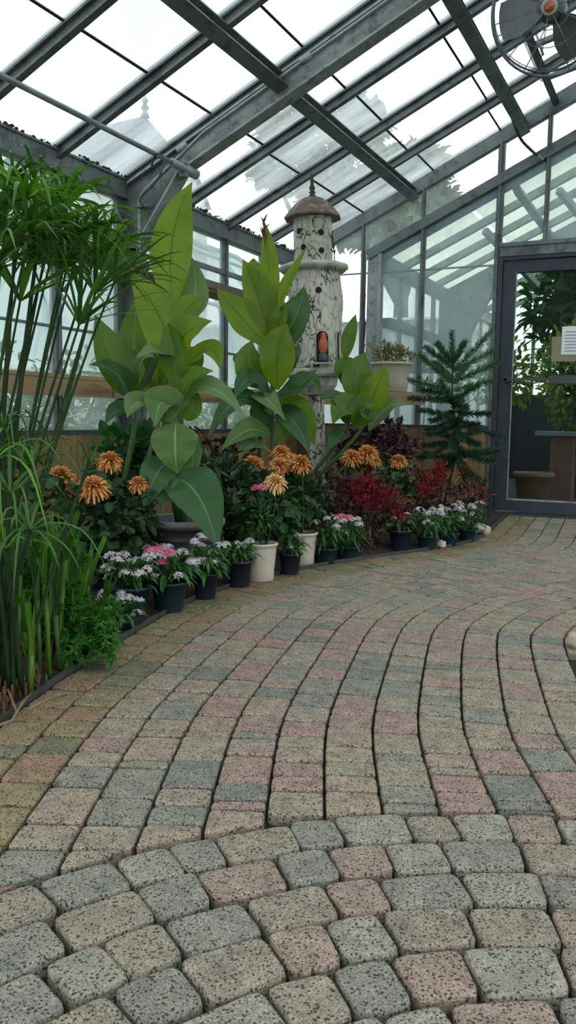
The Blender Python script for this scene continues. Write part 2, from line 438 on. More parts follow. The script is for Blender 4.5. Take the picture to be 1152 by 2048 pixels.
def paver_mat(name, tint=None):
    m, nt, out = nmat(name); L = nt.links.new
    b = N(nt, 'ShaderNodeBsdfPrincipled', i_Roughness=.8); b.inputs['Specular IOR Level'].default_value = .3; L(b.outputs[0], out.inputs[0])
    geo = N(nt, 'ShaderNodeNewGeometry'); tc = N(nt, 'ShaderNodeTexCoord')
    # palette: the round apron is greyer, the field has more tan and rose
    pal = ramp(nt, [(0, (.25, .255, .22)), (.16, (.32, .29, .225)), (.42, (.34, .28, .225)), (.62, (.335, .245, .215)), (.82, (.31, .285, .225)), (.92, (.215, .225, .195))], 'CONSTANT')
    pal2 = ramp(nt, [(0, (.25, .255, .222)), (.36, (.3, .29, .24)), (.62, (.29, .262, .21)), (.84, (.32, .25, .21)), (.93, (.225, .23, .2))], 'CONSTANT')
    L(geo.outputs['Random Per Island'], pal.inputs[0]); L(geo.outputs['Random Per Island'], pal2.inputs[0])
    ds = N(nt, 'ShaderNodeVectorMath', operation='DISTANCE'); L(tc.outputs['Object'], ds.inputs[0]); ds.inputs[1].default_value = (CC.x, CC.y, 0)
    lt = N(nt, 'ShaderNodeMath', operation='LESS_THAN'); L(ds.outputs['Value'], lt.inputs[0]); lt.inputs[1].default_value = CR
    mx = N(nt, 'ShaderNodeMix', data_type='RGBA'); L(lt.outputs[0], mx.inputs[0]); L(pal.outputs[0], mx.inputs[6]); L(pal2.outputs[0], mx.inputs[7])
    # cloudy blend inside each stone
    n1 = N(nt, 'ShaderNodeTexNoise', i_Scale=22.0, i_Detail=5.0, i_Roughness=.65); L(tc.outputs['Object'], n1.inputs['Vector'])
    r1 = ramp(nt, [(.3, (.52, .545, .52)), (.7, (1.0, .96, .91))]); L(n1.outputs['Fac'], r1.inputs[0])
    m1 = N(nt, 'ShaderNodeMix', data_type='RGBA', blend_type='MULTIPLY'); m1.inputs[0].default_value = 1; L(mx.outputs[2], m1.inputs[6]); L(r1.outputs[0], m1.inputs[7])
    # aggregate speckle and pits
    n2 = N(nt, 'ShaderNodeTexNoise', i_Scale=330.0, i_Detail=2.0, i_Roughness=.6); L(tc.outputs['Object'], n2.inputs['Vector'])
    r2 = ramp(nt, [(.3, (.12, .12, .12)), (.42, (.75, .75, .75)), (.56, (1.05, 1.05, 1.05)), (.7, (1.7, 1.7, 1.65))]); L(n2.outputs['Fac'], r2.inputs[0])
    m2 = N(nt, 'ShaderNodeMix', data_type='RGBA', blend_type='MULTIPLY'); m2.inputs[0].default_value = .9; L(m1.outputs[2], m2.inputs[6]); L(r2.outputs[0], m2.inputs[7])
    vo = N(nt, 'ShaderNodeTexVoronoi', i_Scale=150.0); L(tc.outputs['Object'], vo.inputs['Vector'])
    wn = N(nt, 'ShaderNodeTexNoise', i_Scale=55.0); L(tc.outputs['Object'], wn.inputs['Vector'])
    pt = N(nt, 'ShaderNodeMath', operation='MULTIPLY_ADD'); L(wn.outputs['Fac'], pt.inputs[0]); pt.inputs[1].default_value = -.55; L(vo.outputs['Distance'], pt.inputs[2])
    r3 = ramp(nt, [(0.0, (.22, .22, .2)), (.045, (1, 1, 1))]); L(pt.outputs[0], r3.inputs[0])
    m3_ = N(nt, 'ShaderNodeMix', data_type='RGBA', blend_type='MULTIPLY'); m3_.inputs[0].default_value = 1; L(m2.outputs[2], m3_.inputs[6]); L(r3.outputs[0], m3_.inputs[7])
    # moss on stones by the bed
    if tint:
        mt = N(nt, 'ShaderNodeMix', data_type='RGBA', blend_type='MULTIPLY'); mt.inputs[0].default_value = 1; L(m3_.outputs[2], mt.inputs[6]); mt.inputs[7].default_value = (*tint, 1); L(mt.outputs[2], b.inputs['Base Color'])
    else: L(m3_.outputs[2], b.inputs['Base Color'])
    bp = N(nt, 'ShaderNodeBump', i_Strength=.5, i_Distance=.003); L(n2.outputs['Fac'], bp.inputs['Height']); L(bp.outputs[0], b.inputs['Normal'])
    return m
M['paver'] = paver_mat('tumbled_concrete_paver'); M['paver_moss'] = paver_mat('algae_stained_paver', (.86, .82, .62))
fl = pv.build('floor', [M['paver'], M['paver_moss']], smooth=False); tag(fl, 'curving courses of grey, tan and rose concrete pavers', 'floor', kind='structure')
sub = MB().box((-3.35, -.5, -.12), (2.5, 6.95, -.024)); o = sub.build('floor_bedding', M['joint'], smooth=False); tag(o, 'dark mossy sand in the paver joints', 'floor', kind='structure')
# soil of the long bed, slightly mounded, from the path edge to the side wall
sm = MB(); 
idx = list(range(I0, len(EP), 6)); rows = []
for i in idx:
    p = EP[i]; r_ = []
    for j in range(9):
        t = j/8; x = p.x-.012+( -3.2-(p.x-.012))*t
        z = .004+.035*math.sin(min(1, t*3)*PI/2)+.012*noise.noise(V((x*4, p.y*4, 0)))
        if j == 0: z = .002
        r_.append(V((x, p.y, z)))
    rows.append(r_)
vs = [q for r_ in rows for q in r_]; fs = []
for a in range(len(rows)-1):
    for b in range(8): fs.append((a*9+b+1, a*9+b, (a+1)*9+b, (a+1)*9+b+1))
sm.add(vs, fs); o = sm.build('planting_bed', M['soil']); tag(o, 'dark soil of the long bed along the side wall', 'soil', kind='structure')
em = MB(); ep = [EP[i]+V((-.006, 0, -.001)) for i in range(I0-4, len(EP)-4, 3)]
vs = []; fs = []
for p_, q_ in zip(ep, ep[1:]):
    em.beam(p_, q_, .007, .034)
o = em.build('bed_edging', M['edging'], smooth=False); tag(o, 'thin black edging strip between bed and pavers', 'edging')
sb = MB(); sb.lathe([(.0, .03), (.4, .028), (BR-.06, .015), (BR-.005, .0), (BR-.005, -.03)], BC, 40); o = sb.build('planting_soil', M['soil']); tag(o, 'dark soil of the small round bed by the right picture edge', 'soil', kind='structure')
# ------------------------------------------------------------------ glasshouse shell
XW, YG, BAY = -3.21, 6.89, .625
TAN = .46819; XR = -.45; ZE = 2.17          # eave height of the glazing plane, ridge position
def rz_(x): return ZE+TAN*((x-XW) if x <= XR else (2*XR-x-XW))
XE = 2*XR-XW                                  # right-hand eave
YB = [YG-BAY*k for k in range(0, 11)]         # glazing bar lines, far to near
Y0, Y1 = YB[-1], YG
RUP = V((-TAN, 0, 1)).normalized(); RUPR = V((TAN, 0, 1)).normalized()

wl = empty('wall_left', (XW, 0, 0), 'grey framed glass side wall over a pine knee wall', 'wall', kind='structure')
cl = empty('ceiling', (XW, 0, ZE), 'pitched glass roof of grey bars and purlins', 'ceiling', kind='structure')
wb = empty('wall_back', (0, YG, 0), 'glass gable wall with grey mullions around the door', 'wall', kind='structure')

# side wall -------------------------------------------------
ZS = .655
e = MB(); e.box((XW-.05, Y0, 2.055), (XW+.03, Y1, 2.165)); e.box((XW-.05, Y0, 2.05), (XW+.045, Y1, 2.06)); e.box((XW-.05, Y0, 2.16), (XW+.04, Y1, 2.172))
for y in YB:
    e.lathe([(0.007, 0), (.007, .006), (0, .007)], (XW+.03, y+.02, 2.10), 8)
e.build('eave_beam', M['alu'], wl, smooth=False)
mo = MB(); rn = random.Random(3)
for i in range(420):
    y = rn.uniform(Y0, Y1); r = rn.uniform(.004, .014)*(1.5 if noise.noise(V((0, y*3, 0))) > 0.1 else .8)
    mo.lathe([(0, -r*.5), (r, 0), (r*.7, r*.7), (0, r)], (XW+rn.uniform(.01, .045), y, 2.176+rn.uniform(0, .006)), 6)
mo.build('gutter_moss', M['moss'], wl, kind='stuff')
for k, y in enumerate(YB):
    if k in (4, 8): continue
    a = MB(); a.box((XW-.03, y-.022, ZS), (XW+.012, y+.022, 2.06)); a.box((XW+.012, y-.008, ZS), (XW+.03, y+.008, 2.06))
    a.build('mullion', M['alu'], wl, smooth=False)
for z, h in ((1.80, .03), (1.22, .012)):
    a = MB().box((XW-.02, Y0, z), (XW+.015, Y1, z+h)); a.build('girt', M['alu'], wl, smooth=False)
a = MB(); a.box((XW-.05, Y0, ZS-.03), (XW+.05, Y1, ZS)); a.build('sill', M['alu_dark'], wl, smooth=False)
for i, y in enumerate(YB[:-1]):
    a = MB().box((XW-.012, y-BAY+.022, ZS), (XW-.008, y-.022, 2.055)); a.build('glass_pane', M['wallglass'], wl, smooth=False)
# knee wall of vertical boards
kb = MB(); y = Y0; rn = random.Random(5)
while y < Y1-.02:
    wd = .14; y2 = min(y+wd, Y1)
    kb.box((XW+.03+rn.uniform(0, .004), y+.002, -.03), (XW+.055+rn.uniform(0, .004), y2-.002, ZS-.032)); y = y2
kb.build('knee_wall', M['wood'], wl, smooth=False)

# long shelf boards (fixed joinery)
sh = empty('wall_shelf', (XW, 0, 1.6), 'high brown plank shelf running along the glass side wall', 'shelf')
a = MB().box((XW+.02, Y0, 1.595), (XW+.20, 4.36, 1.615)); a.box((XW+.02, 4.42, 1.595), (XW+.20, Y1-.05, 1.615)); a.build('shelf_board', M['woodshelf'], sh, smooth=False)
a = MB().box((XW+.185, Y0, 1.615), (XW+.21, 4.36, 1.665)); a.box((XW+.185, 4.42, 1.615), (XW+.21, Y1-.05, 1.665)); a.build('front_lip', M['shelfgrey'], sh, smooth=False)
for y in (1.3, 2.55, 3.8, 5.05, 6.2):
    a = MB().beam((XW+.02, y, 1.59), (XW+.19, y, 1.585), .025, .012, (0, 0, 1)); a.beam((XW+.02, y, 1.42), (XW+.17, y, 1.59), .02, .01, (0, 0, 1)); a.build('bracket', M['alu'], sh, smooth=False)
lr = empty('wall_shelf', (XW, 0, .95), 'low knotty pine shelf board running along the glass side wall', 'shelf')
a = MB().box((XW+.02, Y0, .935), (XW+.19, Y1-.02, .955)); a.build('shelf_board', M['woodrail'], lr, smooth=False)
a = MB().box((XW+.175, Y0, .84), (XW+.21, 3.98, .93)); a.box((XW+.175, 4.0, .84), (XW+.21, Y1-.2, .93)); a.build('front_board', M['woodrail'], lr, smooth=False)

# portal frames: tapered haunch post and deep rafter --------------------------------
for fy in (4.39, 1.89):
    f = MB()
    f.box((XW-.02, fy-.085, 0), (XW+.012, fy+.085, 2.06))        # wide outer flange of the post
    f.box((XW+.01, fy-.006, 0), (XW+.14, fy+.006, 1.76))         # web
    f.box((XW+.12, fy-.045, 0), (XW+.132, fy+.045, 1.76))        # inner flange
    f.build('frame_post', M['alu'], wl, smooth=False)
    f = MB()
    def rl(x, dz): return V((x, fy, rz_(x)+dz))
    A = V((XW+.125, fy, 1.76)); B_ = rl(-2.79, -.21)
    f.prism([V((XW+.01, fy-.006, 1.74)), V((XW+.12, fy-.006, 1.74)), V((B_.x, fy-.006, B_.z)), V((B_.x, fy-.006, rz_(B_.x)-.06)), V((XW+.01, fy-.006, rz_(XW+.01)-.06))], (0, .012, 0))
    f.build('haunch_web', M['alu'], wl, smooth=False)
    f = MB(); f.beam(A, B_, .12, .012, (1, 0, .2)); f.build('haunch_flange', M['alu_light'], wl, smooth=False)
    f = MB()
    for sgn in (1,):
        p0, p1 = rl(XW+.05, -.055), rl(XR, -.055)
        f.beam(p0, p1, .08, .012, RUP)
        q0, q1 = rl(-2.79, -.2), rl(XR, -.2)
        f.beam(q0, q1, .1, .012, RUP)
        f.prism([p0+V((0, -.005, 0)), V((B_.x, fy-.005, rz_(B_.x)-.2)), q1+V((0, -.005, 0)), p1+V((0, -.005, 0))], (0, .01, 0))
        rr0, rr1 = V((XE-.05, fy, rz_(XE-.05)-.055)), p1
        f.beam(rr1, rr0, .08, .012, RUPR); f.beam(q1, rr0-V((0, 0, .145)), .08, .012, RUPR)
        f.prism([p1+V((0, -.005, 0)), q1+V((0, -.005, 0)), rr0+V((0, -.005, -.145)), rr0+V((0, -.005, 0))], (0, .01, 0))
    f.build('portal_rafter', M['alu_light'], cl, smooth=False)

# roof ---------------------------------------------------------------------------
for y in YB:
    a = MB()
    for (xa, xb, up) in ((XW-.02, XR, RUP), (XR, XE+.02, RUPR)):
        pa, pb = V((xa, y, rz_(xa))), V((xb, y, rz_(xb)))
        a.beam(pa, pb, .062, .012, up, -.006); a.beam(pa, pb, .02, .042, up, -.03); a.beam(pa, pb, .042, .01, up, -.052); a.beam(pa, pb, .03, .02, up, .016)
    a.build('glazing_bar', M['alu'], cl, smooth=False)
for x in (-2.165, -1.30):
    a = MB(); z = rz_(x)-.06
    c0, c1 = V((x, Y0, z)), V((x, Y1, z))
    a.beam(c0, c1, .014, .075, RUP, -.03); a.beam(c0, c1, .09, .012, RUP, .004); a.beam(c0, c1, .075, .012, RUP, -.066)
    a.beam(c0+V((-.024, 0, 0)), c1+V((-.024, 0, 0)), .01, .03, RUP, -.05)
    a.build('purlin', M['alu'], cl, smooth=False)
xh = -1.06; z = rz_(xh)-.03
a = MB(); a.beam((xh, Y0, z), (xh, Y1, z), .05, .05, RUP); a.build('vent_header', M['alu_dark'], cl, smooth=False)
a = MB(); a.box((XR-.05, Y0, rz_(XR)-.13), (XR+.05, Y1, rz_(XR)-.01)); a.build('ridge_beam', M['alu'], cl, smooth=False)
a = MB(); a.box((XE-.03, Y0, 2.055), (XE+.05, Y1, 2.165)); a.build('far_eave', M['alu'], cl, smooth=False)
LAPS = (-2.585, -2.0, -1.45)
for x in LAPS:
    a = MB()
    for k in range(10):
        ya, yb = YB[k+1]+.02, YB[k]-.02; dx = random.uniform(-.02, .02)
        zz = rz_(x+dx)
        a.beam((x+dx, ya, zz+.004), (x+dx, yb, zz+.004), .013, .008, RUP)
    a.build('glazing_seam', M['seam'], cl, smooth=False)
xs = [XW, -2.585, -2.0, -1.45, -1.06]
for k in range(10):
    ya, yb = YB[k+1]+.018, YB[k]-.018
    for j in range(4):
        xa, xb = xs[j], xs[j+1]
        a = MB(); o1 = .002; o2 = .006
        a.prism([V((xa, ya, rz_(xa)+o2)), V((xb, ya, rz_(xb)+o1)), V((xb, yb, rz_(xb)+o1)), V((xa, yb, rz_(xa)+o2))], (0, 0, .0035))
        a.build('glass_pane', M['roofglass'], cl, smooth=False)
    a = MB(); a.prism([V((XR, ya, rz_(XR))), V((XE, ya, rz_(XE))), V((XE, yb, rz_(XE))), V((XR, yb, rz_(XR)))], (0, 0, .0035)); a.build('glass_pane', M['roofglass'], cl, smooth=False)
# ridge vents: hinged at the ridge and propped a little open
va = math.radians(13)
for (ya, yb) in ((YB[3]+.03, YB[0]-.03), (YB[7]+.03, YB[4]+.03)):
    f = MB(); h = V((XR-.03, 0, rz_(XR)+.01)); d = V((-math.cos(va), 0, -math.sin(va))); ln = .69
    n_ = V((-math.sin(va), 0, math.cos(va)))
    for t in (0, 1):
        q = h+d*(ln*t); f.beam(q+V((0, ya, 0)), q+V((0, yb, 0)), .05, .03, n_)
    k = 0; yy = ya
    while yy <= yb+.01:
        f.beam(h+V((0, yy, 0)), h+d*ln+V((0, yy, 0)), .045, .03, n_); yy += (yb-ya)/3
    vt = f.build('roof_vent', M['alu'], cl, smooth=False)
    g = MB(); g.prism([h+V((0, ya, .01)), h+d*ln+V((0, ya, .01)), h+d*ln+V((0, yb, .01)), h+V((0, yb, .01))], (0, 0, .004)); g.build('glass_pane', M['roofglass'], vt, smooth=False)
    ar = MB(); p_ = h+d*ln*.9+V((0, (ya+yb)/2, 0))
    ar.tube([p_, V((xh+.05, (ya+yb)/2, rz_(xh)-.05))], .008, 6); ar.build('prop_arm', M['pipe'], vt)

# gable --------------------------------------------------------------------------
def gz(x): return rz_(x)
g = MB(); g.beam((XW, YG, gz(XW)-.06), (XR, YG, gz(XR)-.06), .07, .085, RUP); g.beam((XR, YG, gz(XR)-.06), (XE, YG, gz(XE)-.06), .07, .085, RUPR); g.build('gable_rafter', M['alu'], wb, smooth=False)
XN = -2.46   # corner of the adjoining house
def nz_(x): return 2.145+TAN*(x-XN) if x <= -.45 else 2.145+TAN*(-.9-x-XN)
g = MB(); g.beam((XN-.07, YG-.01, nz_(XN-.07)), (-.45, YG-.01, nz_(-.45)), .07, .075, RUP); g.beam((-.45, YG-.01, nz_(-.45)), (1.56, YG-.01, nz_(1.56)), .07, .075, RUPR); g.build('inner_rafter', M['alu'], wb, smooth=False)
for x, w_, za, zb in ((-3.17, .06, .0, 2.1), (-2.575, .032, .70, None), (-2.058, .035, .70, None), (-1.447, .05, 0, None), (-1.09, .032, 2.12, None), (-.73, .032, 2.12, None), (-.36, .032, 2.12, None), (.5, .05, 0, None), (1.2, .035, .7, None)):
    zt = zb or gz(x)-.08
    a = MB(); a.box((x-w_/2, YG-.02, za), (x+w_/2, YG+.03, zt)); a.box((x-.007, YG-.038, za), (x+.007, YG-.02, zt)); a.build('mullion', M['alu'], wb, smooth=False)
a = MB(); a.box((-2.525, YG-.03, 0), (-2.405, YG+.04, nz_(-2.46)-.02)); a.box((-2.43, YG-.05, 0), (-2.40, YG-.03, nz_(-2.46)-.03)); a.build('corner_post', M['alu_light'], wb, smooth=False)
a = MB(); a.box((-3.2, YG-.008, 1.965), (-2.5, YG+.008, 1.978)); a.box((-2.40, YG-.008, 1.965), (-1.45, YG+.008, 1.978)); a.build('girt', M['alu_light'], wb, smooth=False)
a = MB(); a.box((-3.2, YG-.03, .68), (-1.45, YG+.04, .705)); a.box((.5, YG-.03, .68), (XE, YG+.04, .705)); a.build('sill', M['alu_dark'], wb, smooth=False)
kb = MB(); x = -3.15
while x < -1.48:
    x2 = min(x+.14, -1.475); kb.box((x+.002, YG-.03, -.03), (x2-.002, YG-.005, .68)); x = x2
kb.box((.52, YG-.03, -.03), (XE, YG-.005, .68))
kb.build('knee_wall', M['wood'], wb, smooth=False)
gx = [-3.14, -2.595, -2.53]
def pane(x0, x1, z0, zt0, zt1, mt='gableglass'):
    a = MB(); a.prism([V((x0, YG+.004, z0)), V((x1, YG+.004, z0)), V((x1, YG+.004, zt1)), V((x0, YG+.004, zt0))], (0, .004, 0)); a.build('glass_pane', M[mt], wb, smooth=False)
tz = lambda x: gz(x)-.09
pane(-3.14, -2.592, .705, tz(-3.14), tz(-2.592), 'wallglass')
pane(-2.558, -2.52, .705, tz(-2.558), tz(-2.52), 'wallglass')
for x0, x1 in ((-2.40, -2.076), (-2.04, -1.473)):
    pane(x0, x1, .705, nz_(x0)-.03, nz_(x1)-.03)
    pane(x0, x1, nz_(x0)+.03, tz(x0), tz(x1), 'wallglass') if False else None
def band(x0, x1):
    a = MB(); a.prism([V((x0, YG+.004, nz_(x0)+.035)), V((x1, YG+.004, nz_(x1)+.035)), V((x1, YG+.004, tz(x1))), V((x0, YG+.004, tz(x0)))], (0, .004, 0)); a.build('glass_pane', M['wallglass'], wb, smooth=False)
for x0, x1 in ((-2.52, -2.076), (-2.04, -1.473), (-1.42, -1.106), (-1.074, -.746), (-.714, -.45)): band(x0, x1)
for x0, x1 in ((-1.42, -1.106), (-1.074, -.746), (-.714, -.45)): pane(x0, x1, 2.13, nz_(x0)-.03, nz_(x1)-.03)
pane(.53, 1.18, .705, 2.0, 1.9); pane(1.22, 2.28, .705, 2.3, 2.1, 'wallglass')
# low shelf across the gable
s2 = empty('wall_shelf', (-2.4, YG, .95), 'short pine shelf across the far gable glass, holding the ribbed white pot', 'shelf')
a = MB().box((-3.0, YG-.34, .945), (-1.9, YG-.04, .965)); a.build('shelf_board', M['woodx'], s2, smooth=False)
a = MB().box((-3.0, YG-.355, .862), (-1.9, YG-.33, .948)); a.build('front_board', M['woodx'], s2, smooth=False)

# door ---------------------------------------------------------------------------
dr = empty('door_1', (-1.4, YG, 0), 'dark framed glass door with a push bar in the far gable', 'door', kind='structure')
a = MB(); a.box((-1.42, YG-.06, 2.024), (.5, YG+.04, 2.12)); a.box((-1.42, YG-.075, 2.095), (.5, YG-.06, 2.125)); a.build('lintel', M['alu'], dr, smooth=False)
DX1 = -.45
a = MB()
a.box((-1.425, YG-.05, 0), (-1.395, YG+.05, 2.024)); a.box((-1.395, YG-.05, 1.995), (.49, YG+.05, 2.024)); a.box((-1.425, YG-.07, -.01), (.49, YG+.06, .02))
a.build('door_frame', M['door'], dr, smooth=False)
for (xa, xb) in ((-1.392, -.46), (-.45, .48)):
    lf = MB(); lf.box((xa, YG-.03, .03), (xa+.1, YG+.015, 1.99)); lf.box((xb-.1, YG-.03, .03), (xb, YG+.015, 1.99)); lf.box((xa+.1, YG-.03, 1.9), (xb-.1, YG+.015, 1.99)); lf.box((xa+.1, YG-.03, .03), (xb-.1, YG+.015, .12))
    leaf = lf.build('door_leaf', M['door'], dr, smooth=False)
    b_ = MB(); b_.box((xa+.1, YG-.034, .118), (xb-.1, YG-.028, .132)); b_.box((xa+.1, YG-.034, .132), (xa+.108, YG-.028, 1.9)); b_.build('glazing_bead', M['alu_light'], leaf, smooth=False)
    p_ = MB().box((xa+.1, YG-.012, .12), (xb-.1, YG-.006, 1.9)); p_.build('glass_pane', M['doorglass'], leaf, smooth=False)
    h_ = MB(); h_.box((xa+.05, YG-.09, 1.06), (xa+.40, YG-.07, 1.082)); h_.box((xa+.39, YG-.1, 1.038), (xb-.06, YG-.045, 1.1)); h_.box((xa+.05, YG-.09, 1.055), (xa+.075, YG-.03, 1.087)); h_.build('push_bar', M['alu_dark'], leaf, smooth=False)
M['paper'] = surf('white_paper', (.75, .8, .85), (.7, .75, .8), rough=.8); M['card'] = surf('brown_card', (.28, .25, .17), (.22, .2, .14), rough=.9); M['ink'] = surf('grey_print', (.25, .27, .3), (.2, .2, .22), rough=.9)
pn = empty('notice', (-.85, YG-.02, 1.36), 'white printed paper sheet taped inside the door glass', 'notice')
a = MB().box((-.928, YG-.021, 1.262), (-.70, YG-.0195, 1.475)); a.build('sheet', M['paper'], pn, smooth=False)
a = MB()
for k, wd in enumerate((.12, .17, .15, .17, .10, .16, .12)):
    a.box((-.905, YG-.0225, 1.43-.024*k), (-.905+wd, YG-.021, 1.436-.024*k))
a.build('print_line', M['ink'], pn, smooth=False)
a = MB().box((-1.0, YG-.0185, 1.21), (-.70, YG-.0165, 1.40)); o = a.build('notice', M['card'], smooth=False, loc=(-.85, YG-.018, 1.21)); tag(o, 'brown card sheet behind the white paper on the door glass', 'notice')

# services -----------------------------------------------------------------------
a = MB(); a.tube([(-2.715, Y0, 2.158), (-2.715, 4.24, 2.158)], .014, 10); pp = empty('vent_shaft', (-2.715, 4.3, 2.158), 'long grey vent shaft pipe with a stubby end under the left roof', 'pipe')
a.build('shaft', M['pipe'], pp)
a = MB(); a.tube([(-2.715, 4.16, 2.158), (-2.715, 4.30, 2.158), (-2.715, 4.302, 2.158), (-2.715, 4.42, 2.158)], [.024, .024, .03, .03], 12); a.build('coupling', M['pipe'], pp)
a = MB(); a.box((-2.735, 4.27, 2.11), (-2.695, 4.31, 2.19)); a.beam((-2.715, 4.29, 2.15), (-2.8, 4.385, 2.2), .03, .03); a.build('bearing', M['alu'], pp, smooth=False)
cdt = empty('conduit', (-3.06, 4.33, 1.9), 'thin grey conduit pipe climbing the post and running along the rafter', 'pipe')
up_ = [V((XW+.16, 4.325, .9)), V((XW+.16, 4.325, 1.95)), V((XW+.165, 4.325, 2.03)), V((XW+.22, 4.325, 2.085))]
pts = up_[:2]+spline([up_[1], up_[2], up_[3]], 6)[1:]
for x in (-2.6, -2.0, -1.2, -.5): pts.append(V((x, 4.325, rz_(x)-.1)))
a = MB().tube(pts, .011, 8); a.build('pipe', M['pipe'], cdt)
for x in (-1.97, -2.75):
    a = MB(); a.tube([V((x-.03, 4.325, rz_(x-.03)-.1)), V((x+.03, 4.325, rz_(x+.03)-.1))], .018, 8); a.build('pipe_coupling', M['alu_light'], cdt)
a = MB()
for z in (1.8, 1.62, 1.98): MB().box((XW+.135, 4.30, z-.006), (XW+.25, 4.345, z+.006)).build('clip', M['alu'], cdt, smooth=False)
# black cable looped on the post
pth = [(303,332,4.55),(312,308,4.5),(328,316,4.47),(322,345,4.45),(305,372,4.47),(287,388,4.5),(279,400,4.5),(286,412,4.5),(300,416,4.5),(309,410,4.5),(311,402,4.5)]
o = MB().tube(spline([at(*q) for q in pth], 40), .0045, 6).build('cable', M['cable'], loc=at(303, 372, 4.5)); tag(o, 'thin black cable looped over the vent shaft at the post', 'cable')
pth = [onY(1020, 225, 6.6), onY(1040, 275, 6.75), onY(1062, 300, 6.8), onY(1076, 312, 6.81)]
ch = empty('cable', pth[0], 'curved black cable hanging from the second purlin to the far gable beam', 'cable')
MB().tube(spline(pth, 20), .011, 8).build('lead', M['cable'], ch)
MB().tube([pth[-1], pth[-1]+(pth[-1]-pth[-2]).normalized()*.05], [.02, .014], 8).build('plug', M['alu_light'], ch)
# ------------------------------------------------------------------ foliage helpers
def rdir(rn):
    z = rn.uniform(-1, 1); a = rn.uniform(0, 2*PI); r = math.sqrt(1-z*z); return V((r*math.cos(a), r*math.sin(a), z))
def leaf_simple(mb, p, d, n, l, w):
    """small folded leaf of six corners, from p along d, facing n"""
    d = d.normalized(); s_ = d.cross(n)
    if s_.length < 1e-4: s_ = d.orthogonal()
    s_.normalize(); n = s_.cross(d).normalized()
    m_ = p+d*(l*.5)-n*(w*.12); a = m_+s_*(w/2)+n*(w*.15); b = m_-s_*(w/2)+n*(w*.15); t = p+d*l-n*(l*.12)
    q1 = p+d*(l*.82)+s_*(w*.26); q2 = p+d*(l*.82)-s_*(w*.26)
    mb.add([p, a, q1, t, q2, b, m_], [(0, 6, 1), (1, 6, 2), (2, 6, 3), (3, 6, 4), (4, 6, 5), (5, 6, 0)])
def leaf_lobed(mb, p, d, n, l, w, lobes=3):
    """broad lobed leaf like a chrysanthemum's"""
    d = d.normalized(); s_ = d.cross(n)
    if s_.length < 1e-4: s_ = d.orthogonal()
    s_.normalize(); n = s_.cross(d).normalized()
    prof = [(0, .05), (.18, .3), (.3, .5), (.36, .28), (.5, .55), (.62, .3), (.75, .42), (.88, .2), (1, 0)]
    vs = [p+d*(v*l)-n*(l*.25*v*v) for v, _ in prof]
    R_ = [p+d*(v*l)+s_*(h*w)-n*(l*.25*v*v)+n*(h*w*.2) for v, h in prof]
    L_ = [p+d*(v*l)-s_*(h*w)-n*(l*.25*v*v)+n*(h*w*.2) for v, h in prof]
    k = len(prof); fs = []
    for i in range(k-1):
        fs += [(i, k+i, k+i+1, i+1), (2*k+i, i, i+1, 2*k+i+1)]
    mb.add(vs+R_+L_, fs)
def leafball(mb, c, r, n, l, w, rn, shell=.55, up=.3, lobed=False, out=.7, zmin=None):
    c = V(c); k = 0
    while k < n:
        u = rdir(rn); t = (shell+(1-shell)*rn.random())
        p = c+V((u.x*r[0], u.y*r[1], u.z*r[2]))*t
        k += 1
        if zmin is not None and p.z < zmin: continue
        d = (u*out+rdir(rn)*.8+V((0, 0, up-.35))).normalized()
        nn = (V((0, 0, 1))*(.4+up)+u*.5+rdir(rn)*.45)
        s_ = rn.uniform(.7, 1.25)
        (leaf_lobed if lobed else leaf_simple)(mb, p, d, nn, l*s_, w*s_)

M['tree'] = leafmat('tree_leaf', (.07, .13, .06), (.16, .24, .11), trans=.3)
M['bark'] = surf('bark', (.09, .07, .05), (.05, .04, .03), rough=.95, scale=20)
M['bushleaf'] = leafmat('yellow_green_bush_leaf', (.06, .17, .02), (.34, .42, .06), trans=.3)
M['bushdark'] = leafmat('dark_green_bush_leaf', (.012, .05, .012), (.05, .13, .035), trans=.25)
M['bushout'] = leafmat('outdoor_shrub_leaf', (.05, .13, .03), (.2, .3, .1), trans=.3)
M['lawn'] = surf('lawn', (.1, .16, .07), (.16, .2, .1), rough=1, scale=3)
M['render'] = surf('pale_render', (.78, .8, .8), (.7, .73, .74), rough=.9, scale=2)
M['slate'] = surf('grey_slate_roof', (.2, .23, .25), (.14, .17, .19), rough=.8, scale=6, stretch=(1, 1, 6))
M['bluedark'] = surf('dim_interior_board', (.016, .02, .027), (.01, .013, .018), rough=.8)  # near-black colour stands in for the dim interior behind the door
M['poly'] = glassmat('polythene_skin', (.6, .85), hcol=(.86, .95, .98), scale=1.2, gloss=.02)
M['limed'] = glassmat('limewashed_glass', (.55, .9), hcol=(.95, .97, .86), scale=3, streak=(1, 5, 1), gloss=.02)
M['frame_white'] = surf('white_metal_frame', (.5, .58, .62), (.42, .5, .54), rough=.5)
M['terracotta'] = surf('brown_plastic_pot', (.22, .12, .07), (.15, .08, .05), rough=.7)
M['pinkbrick'] = surf('reddish_plinth', (.2, .09, .075), (.14, .07, .06), rough=.9, scale=8)
M['darkfloor'] = surf('dark_gravel', (.05, .055, .06), (.03, .032, .035), rough=1, scale=40)

o = MB().box((-45, -20, -.2), (30, 60, -.125)).build('ground', M['lawn'], smooth=False); tag(o, 'lawn outside the glasshouse', 'ground', kind='structure')

